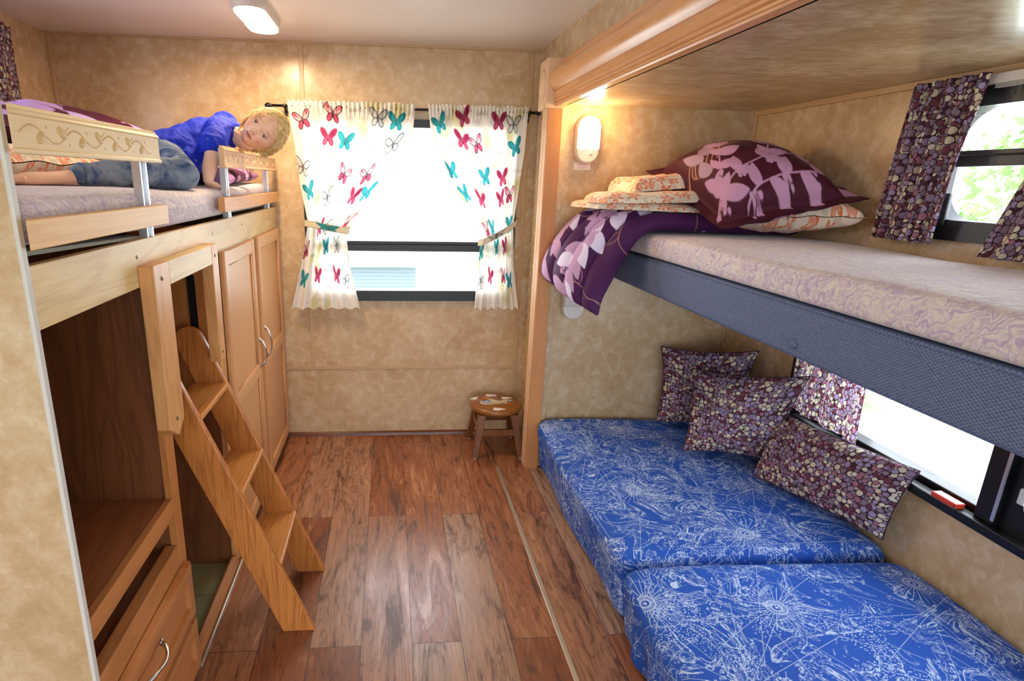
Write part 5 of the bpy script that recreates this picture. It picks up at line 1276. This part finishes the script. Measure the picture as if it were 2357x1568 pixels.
# near arm planted on the mattress
SHn = (-0.650, 2.375, 1.612); ELn = (-0.647, 2.27, 1.520); WRn = (-0.652, 2.215, 1.436)
limb(hb, [SHn + (0.034,), (-0.647, 2.31, 1.565, 0.031), ELn + (0.028,), (-0.650, 2.235, 1.475, 0.026), WRn + (0.0185,)])
def hand(base, d, upv, palm_l, sc=1.0, curl=0.25, spread=1.0):
    d = Vector(d).normalized(); upv = Vector(upv); upv = (upv - d * upv.dot(d)).normalized(); sd = d.cross(upv); b = Vector(base)
    W_ = 0.0275 * sc
    c = b + d * (palm_l * 0.5)
    hb.ball(c, (W_ * 0.95, palm_l * 0.62, 0.0105 * sc), 16, 10, Matrix((sd, d, upv)).transposed())
    for k, (off, ln, an) in enumerate(((-0.80, 0.040, -0.20), (-0.28, 0.046, -0.05), (0.26, 0.043, 0.10), (0.78, 0.033, 0.26))):
        p = b + d * (palm_l * 0.90) + sd * (W_ * off); q = (d + sd * (an * spread)).normalized(); pts = [p]
        for j in range(3):
            q = (q - upv * curl * (0.6 + 0.5 * j)).normalized(); pts.append(pts[-1] + q * ln * sc * (0.42, 0.32, 0.26)[j])
        limb(hb, [tuple(pts[0]) + (0.0062 * sc,), tuple(pts[1]) + (0.0058 * sc,), tuple(pts[2]) + (0.0052 * sc,), tuple(pts[3]) + (0.0044 * sc,)], 10)
    p = b + d * (palm_l * 0.30) - sd * (W_ * 0.8); q = (d * 0.6 - sd).normalized(); pts = [p, p + q * 0.016 * sc, p + q * 0.020 * sc + d * 0.014 * sc, p + q * 0.021 * sc + d * 0.027 * sc]
    limb(hb, [tuple(pts[0]) + (0.0085 * sc,), tuple(pts[1]) + (0.0068 * sc,), tuple(pts[2]) + (0.006 * sc,), tuple(pts[3]) + (0.0048 * sc,)], 10)
hand((-0.650, 2.212, 1.428), (0.22, 0.35, -0.20), (0.1, 0.35, 1), 0.045, 0.95, 0.16)
# far arm folded under the chest on the blanket
limb(hb, [(-0.64, 2.50, 1.635, 0.033), (-0.70, 2.585, 1.565, 0.029), (-0.735, 2.64, 1.520, 0.026), (-0.68, 2.66, 1.505, 0.022), (-0.640, 2.62, 1.497, 0.0175)])
hand((-0.640, 2.62, 1.497), (0.75, -0.55, -0.15), (0.1, 0.0, 1), 0.044, 0.95, 0.5)
# bare foot and shins
ANn = (-0.895, 1.73, 1.446); 
limb(hb, [(-0.80, 1.90, 1.450, 0.032), (-0.87, 1.78, 1.442, 0.022), (-0.895, 1.73, 1.438, 0.018), (-0.915, 1.675, 1.436, 0.017), (-0.935, 1.625, 1.434, 0.016), (-0.95, 1.595, 1.431, 0.011)])
for k, (dx, dy, r) in enumerate(((0.012, -0.004, 0.0095), (0.002, -0.006, 0.0075), (-0.007, -0.003, 0.007), (-0.014, 0.004, 0.0065), (-0.021, 0.012, 0.006))):
    limb(hb, [(-0.945 + dx * 1.2, 1.605 + dy, 1.434 - 0.002 * k, r), (-0.955 + dx * 1.2, 1.585 + dy, 1.431 - 0.002 * k, r * 0.92)], 8)
limb(hb, [(-0.90, 2.12, 1.470, 0.030), (-1.02, 2.30, 1.462, 0.022), (-1.05, 2.38, 1.458, 0.020)])
me = remeshed('body', hb, 0.0024, 2, 0.35)
co = np.zeros(len(me.vertices) * 3); me.vertices.foreach_get('co', co); co = co.reshape(-1, 3)
rel = co - np.array(HC); s_ = rel @ np.array(side); f_ = rel @ np.array(front); u_ = rel @ np.array(up)
skin = np.array(hx('f6c9aa')); C = np.ones((len(co), 3)) * skin
on = (np.abs(s_) < 0.09) & (np.abs(u_) < 0.11) & (f_ > 0.03)
def msk(cs, cu, ws, wu): return np.where(on, np.exp(-((s_ - cs) / ws) ** 2 - ((u_ - cu) / wu) ** 2), 0)[:, None]
def blend(m, c, k=1.0):
    global C
    m = np.clip(m * k, 0, 1); C = C * (1 - m) + np.array(hx(c)) * m
for sg in (-1, 1):
    blend(msk(sg * 0.038, -0.030, 0.016, 0.014), 'd98468', 0.5)
    blend(msk(sg * 0.029, 0.019, 0.016, 0.0032), 'a8794a', 0.7); blend(msk(sg * 0.0058, -0.0345, 0.0030, 0.0026), '4a1a14', 1.1)  # brows; nostrils darkened, shade of the holes put into the skin colour
    blend(msk(sg * 0.029, 0.004, 0.017, 0.007), 'c98a72', 0.5)
lip = np.where(on, ((s_ / 0.0175) ** 2 + ((u_ + 0.0485) / 0.0072) ** 2) < 1, 0)[:, None].astype(float); blend(lip, 'b9545a', 0.75)
blend(np.where(on, (np.abs(u_ + 0.0485) < 0.0012) & (np.abs(s_) < 0.0155), 0)[:, None].astype(float), '5a1f22', 0.9)
blend(msk(0, -0.028, 0.009, 0.008), 'dd8f74', 0.4)
at = me.color_attributes.new('Col', 'FLOAT_COLOR', 'POINT'); at.data.foreach_set('color', np.concatenate([C, np.ones((len(C), 1))], 1).astype(np.float32).ravel())
body = place('body', me, 'skin', kid)
# eyes, half closed
for sg in (-1, 1):
    c = HL(sg * 0.029, 0.0580, 0.001)
    eb = MB().ball(c, 0.0118, 20, 14).build('eye', 'eye_white', kid, smooth=True)
    gz = (front * 1.0 - up * 0.15 + side * 0.03).normalized(); ip = c + gz * 0.0088
    MB().ball(ip, 0.0048, 14, 10).build('iris', 'iris', eb, smooth=True)
    # eyelids: shells just outside the eyeball
    for nm, lo_, hi_ in (('upper_eyelid', 0.16, 1.35), ('lower_eyelid', -1.3, -0.42)):
        v = []; n, m = 18, 10
        for j in range(m + 1):
            el = lo_ + (hi_ - lo_) * j / m
            for i in range(n + 1):
                az = -1.35 + 2.7 * i / n; e2 = el * (math.cos(az) ** 0.5 if j == 0 else 1)
                q = side * (math.sin(az) * math.cos(e2)) + front * (math.cos(az) * math.cos(e2)) + up * math.sin(e2); v.append(tuple(c + q * 0.0129))
        f = [(j * (n + 1) + i, j * (n + 1) + i + 1, (j + 1) * (n + 1) + i + 1, (j + 1) * (n + 1) + i) for j in range(m) for i in range(n)]
        lid = MB().add(v, f).build(nm, 'skin', kid, smooth=True); lid.modifiers.new('t', 'SOLIDIFY').thickness = 0.0012
        a_ = lid.data.color_attributes.new('Col', 'FLOAT_COLOR', 'POINT'); a_.data.foreach_set('color', list(hx('e3ae92') + (1,)) * len(lid.data.vertices))
        if nm[0] == 'u': MB().tube([Vector(v[i]) + front * 0.0006 for i in range(2, n - 1)], 0.0007, 6).build('eyelashes', 'ink', lid)
# t-shirt
ts = MB()
limb(ts, [(-0.605, 2.460, 1.612, 0.045), (-0.668, 2.460, 1.602, 0.070), (-0.722, 2.43, 1.582, 0.083), (-0.770, 2.36, 1.552, 0.080), HIP[:2] + (1.520, 0.086), (-0.862, 2.255, 1.508, 0.088)], 20)
limb(ts, [(-0.660, 2.46, 1.625, 0.058), (-0.652, 2.385, 1.614, 0.048), (-0.648, 2.325, 1.580, 0.048), (-0.648, 2.292, 1.556, 0.050)], 16)
limb(ts, [(-0.650, 2.47, 1.640, 0.055), (-0.66, 2.54, 1.620, 0.048), (-0.69, 2.58, 1.575, 0.046)], 16)
limb(ts, [(-0.72, 2.40, 1.56, 0.07), (-0.745, 2.30, 1.50, 0.058), (-0.765, 2.235, 1.462, 0.036)], 16)
me = remeshed('t_shirt', ts, 0.005, 4)
shirt = place('t_shirt', me, 'shirt', kid)
dt = bpy.data.textures.new('folds', 'CLOUDS'); dt.noise_scale = 0.045; dt.noise_depth = 1
dm = shirt.modifiers.new('folds', 'DISPLACE'); dm.texture = dt; dm.strength = 0.014; dm.mid_level = 0.5
# jeans
jn = MB()
KN = (-0.672, 2.03, 1.452)
limb(jn, [(-0.84, 2.32, 1.505, 0.080), (-0.815, 2.25, 1.497, 0.080), (-0.75, 2.13, 1.480, 0.064), KN + (0.050,)], 18)
limb(jn, [KN + (0.049,), (-0.735, 1.96, 1.456, 0.047), (-0.80, 1.87, 1.455, 0.041), (-0.862, 1.785, 1.448, 0.029), (-0.874, 1.765, 1.447, 0.029)], 18)
limb(jn, [(-0.87, 2.33, 1.500, 0.078), (-0.845, 2.20, 1.480, 0.062), (-0.80, 2.08, 1.470, 0.050)], 18)
limb(jn, [(-0.80, 2.08, 1.470, 0.050), (-0.90, 2.14, 1.468, 0.044), (-1.00, 2.27, 1.462, 0.036)], 18)
me = remeshed('jeans', jn, 0.0055, 3)
jeans = place('jeans', me, 'denim', kid)
dm = jeans.modifiers.new('folds', 'DISPLACE'); dm.texture = dt; dm.strength = 0.012; dm.mid_level = 0.5
d_ = (Vector((-0.874, 1.765, 1.450)) - Vector((-0.80, 1.87, 1.455))).normalized(); c_ = Vector((-0.868, 1.774, 1.4475))
MB().tube([c_ - d_ * 0.020, c_ + d_ * 0.006], 0.0325, 22).build('cuff', 'denim', jeans, smooth=False, bevel=0.002)
# hair: scalp cap plus loose strands that fall with gravity
hr = MB(); rr = random.Random(5)
nu, nv = 40, 22; v = []
for j in range(nv + 1):
    th = PI * j / nv
    for i in range(nu):
        ph = 2 * PI * i / nu; s0, f0, u0 = math.sin(th) * math.sin(ph), math.sin(th) * math.cos(ph), math.cos(th)
        lim = 0.50 if u0 > 0 else 0.05
        k = 1.045 if (f0 < 0.62 - 0.55 * max(0, -u0) and not (f0 > 0.25 and u0 < 0.30)) else 0.78
        if u0 < -0.35 and f0 > -0.2: k = 0.90
        v.append(tuple(HL(0.070 * s0 * k, 0.086 * f0 * k, 0.095 * u0 * k * (0.97 if u0 < 0 else 1))))
hr.add(v, [(j * nu + i, (j + 1) * nu + i, (j + 1) * nu + (i + 1) % nu, j * nu + (i + 1) % nu) for j in range(nv) for i in range(nu)])
def strand(s0, f0, u0, dirv, length, grav, r=0.0015, steps=16, curlamp=0.25, push=1.06):
    n_ = math.sqrt((s0 / 1) ** 2 + f0 ** 2 + u0 ** 2); s0, f0, u0 = s0 / n_, f0 / n_, u0 / n_
    p = np.array([0.070 * s0, 0.086 * f0, 0.095 * u0]) * 1.04; g_ = np.array([Vector((0, 0, -1)).dot(side), Vector((0, 0, -1)).dot(front), Vector((0, 0, -1)).dot(up)])
    d = np.array(dirv, float); d /= np.linalg.norm(d); st_ = length / steps; pts = [p.copy()]; ph = rr.uniform(0, 6.28)
    for k in range(steps):
        cur = np.array([math.sin(ph + k * 0.7), math.cos(ph * 1.3 + k * 0.6), math.sin(ph * 0.7 + k * 0.5)]) * curlamp
        d = d * 0.86 + g_ * (grav if k < steps * 0.6 else grav * 2.2) + cur * 0.05; d /= np.linalg.norm(d); p = p + d * st_
        e = math.sqrt((p[0] / 0.070) ** 2 + (p[1] / 0.086) ** 2 + (p[2] / 0.095) ** 2)
        if e < push + 0.10 and k < steps * 0.75:
            nn_ = p / np.array([0.070, 0.086, 0.095]) ** 2; nn_ /= np.linalg.norm(nn_); d = d - nn_ * max(0.0, d.dot(nn_)); d /= np.linalg.norm(d) + 1e-9; p = p / e * min(e, push + 0.05)
            e = min(e, push + 0.05)
        if e < push: p = p / e * push
        pts.append(p.copy())
    W_ = [HL(*q) for q in pts]; hr.tube(W_, [r * (1 - 0.75 * (k / steps) ** 2) for k in range(steps + 1)], 5)
for k in range(330):      # upper side (away from the pillow): combed from the crown down across the temple, some over the cheek
    s0, f0, u0 = rr.uniform(-1.0, 0.1), rr.uniform(-0.7, 0.35), rr.uniform(0.35, 1.0)
    strand(s0, f0, u0, (-0.9, -0.05 + rr.uniform(-0.25, 0.25), -0.55), rr.uniform(0.10, 0.17), 0.05, rr.uniform(0.0011, 0.0019), curlamp=0.35)
for k in range(300):      # lower side: falls past the ear towards the rail
    s0, f0, u0 = rr.uniform(0.0, 1.0), rr.uniform(-0.8, 0.45), rr.uniform(0.2, 1.0)
    strand(s0, f0, u0, (0.9, rr.uniform(-0.2, 0.2), -0.25), rr.uniform(0.08, 0.13), 0.10, rr.uniform(0.0011, 0.0018), curlamp=0.3)
for k in range(200):      # back of the head and nape
    s0, f0, u0 = rr.uniform(-1.0, 1.0), rr.uniform(-1.0, -0.3), rr.uniform(-0.2, 0.9)
    strand(s0, f0, u0, (rr.uniform(-0.3, 0.3), -0.1, -1.0), rr.uniform(0.10, 0.16), 0.05, rr.uniform(0.0011, 0.0018), curlamp=0.4)
for k in range(34):       # fringe across the upper cheek
    s0, f0, u0 = rr.uniform(-0.95, -0.30), rr.uniform(0.45, 0.80), rr.uniform(0.35, 0.75)
    strand(s0, f0, u0, (-0.75, 0.3, -0.8), rr.uniform(0.07, 0.12), 0.02, rr.uniform(0.0008, 0.0014), curlamp=0.5, push=1.10)
for k in range(5):
    strand(-0.25 + 0.06 * k, 0.8, 0.62, (0.05, 0.25, -1.0), rr.uniform(0.07, 0.11), 0.03, 0.0007, curlamp=0.5, push=1.16)
for k in range(60):
    strand(rr.uniform(0.55, 0.95), rr.uniform(-0.3, 0.35), rr.uniform(0.1, 0.8), (0.8, 0.05, 0.15), rr.uniform(0.08, 0.13), 0.22, 0.0012, curlamp=0.5)
for k in range(28):
    strand(-0.9, -0.3, -0.1 + 0.02 * k, (-0.6, -0.3, -0.9), rr.uniform(0.06, 0.12), 0.0, 0.0008, curlamp=0.8)
hr.build('hair', 'hair', kid, smooth=True)

# ================================================================ OUTSIDE
struct(MB().box(-30, 30, -25, 45, -1.2, -1.1), 'ground', 'grass')
sh_ = empty('shed', (-0.3, 9.0, -1.1), 'low grey-blue structure seen outside through the back window', 'building')
MB().box(-1.6, 0.38, 8.6, 10.6, -1.1, 0.22).build('wall', 'siding', sh_)
MB().hexa([(-1.75, 8.4, 0.22), (0.45, 8.4, 0.22), (0.45, 10.8, 0.22), (-1.75, 10.8, 0.22), (-1.75, 9.3, 0.30), (0.45, 9.3, 0.30), (0.45, 9.9, 0.30), (-1.75, 9.9, 0.30)]).build('roof', 'white_blind', sh_)
def bush(x, y, z, R_, seed, label, cnt=900):
    e = empty('bush', (x, y, -1.1), label, 'bush', 'bushes outside the side windows')
    r = random.Random(seed); mb = MB()
    for k in range(cnt):
        a, b = r.uniform(0, 2 * PI), r.uniform(-1, 1); q = R_ * r.uniform(0.6, 1.0) * (1 + 0.2 * math.sin(3 * a + seed)); s0 = math.sqrt(1 - b * b)
        c = Vector((x + q * s0 * math.cos(a), y + q * s0 * math.sin(a), z + q * b * 0.8)); d = Vector((r.uniform(-1, 1), r.uniform(-1, 1), r.uniform(-1, 1))).normalized(); u = d.orthogonal().normalized(); s_ = r.uniform(0.05, 0.11)
        w_ = d.cross(u) * s_ * 0.4
        mb.add([c - u * s_, c + w_, c + u * s_, c - w_ + d * s_ * 0.15], [(0, 1, 2, 3)])
    mb.build('foliage', 'leaf', e)
    MB().tube([(x, y, -1.1), (x + 0.05, y, z - R_ * 0.4), (x - 0.05, y + 0.1, z)], [0.06, 0.04, 0.02], 8).build('trunk', 'stool_wood', e, smooth=True)
bush(8.6, 8.4, 0.6, 0.8, 1, 'leafy bush far away outside the side windows, behind the others')
bush(7.2, 5.3, 1.7, 1.1, 2, 'leafy bush far outside seen through the upper bunk window', 1500)
bush(5.6, 6.3, -0.55, 0.55, 3, 'low leafy bush outside the sofa window, seen under the bunk', 500)
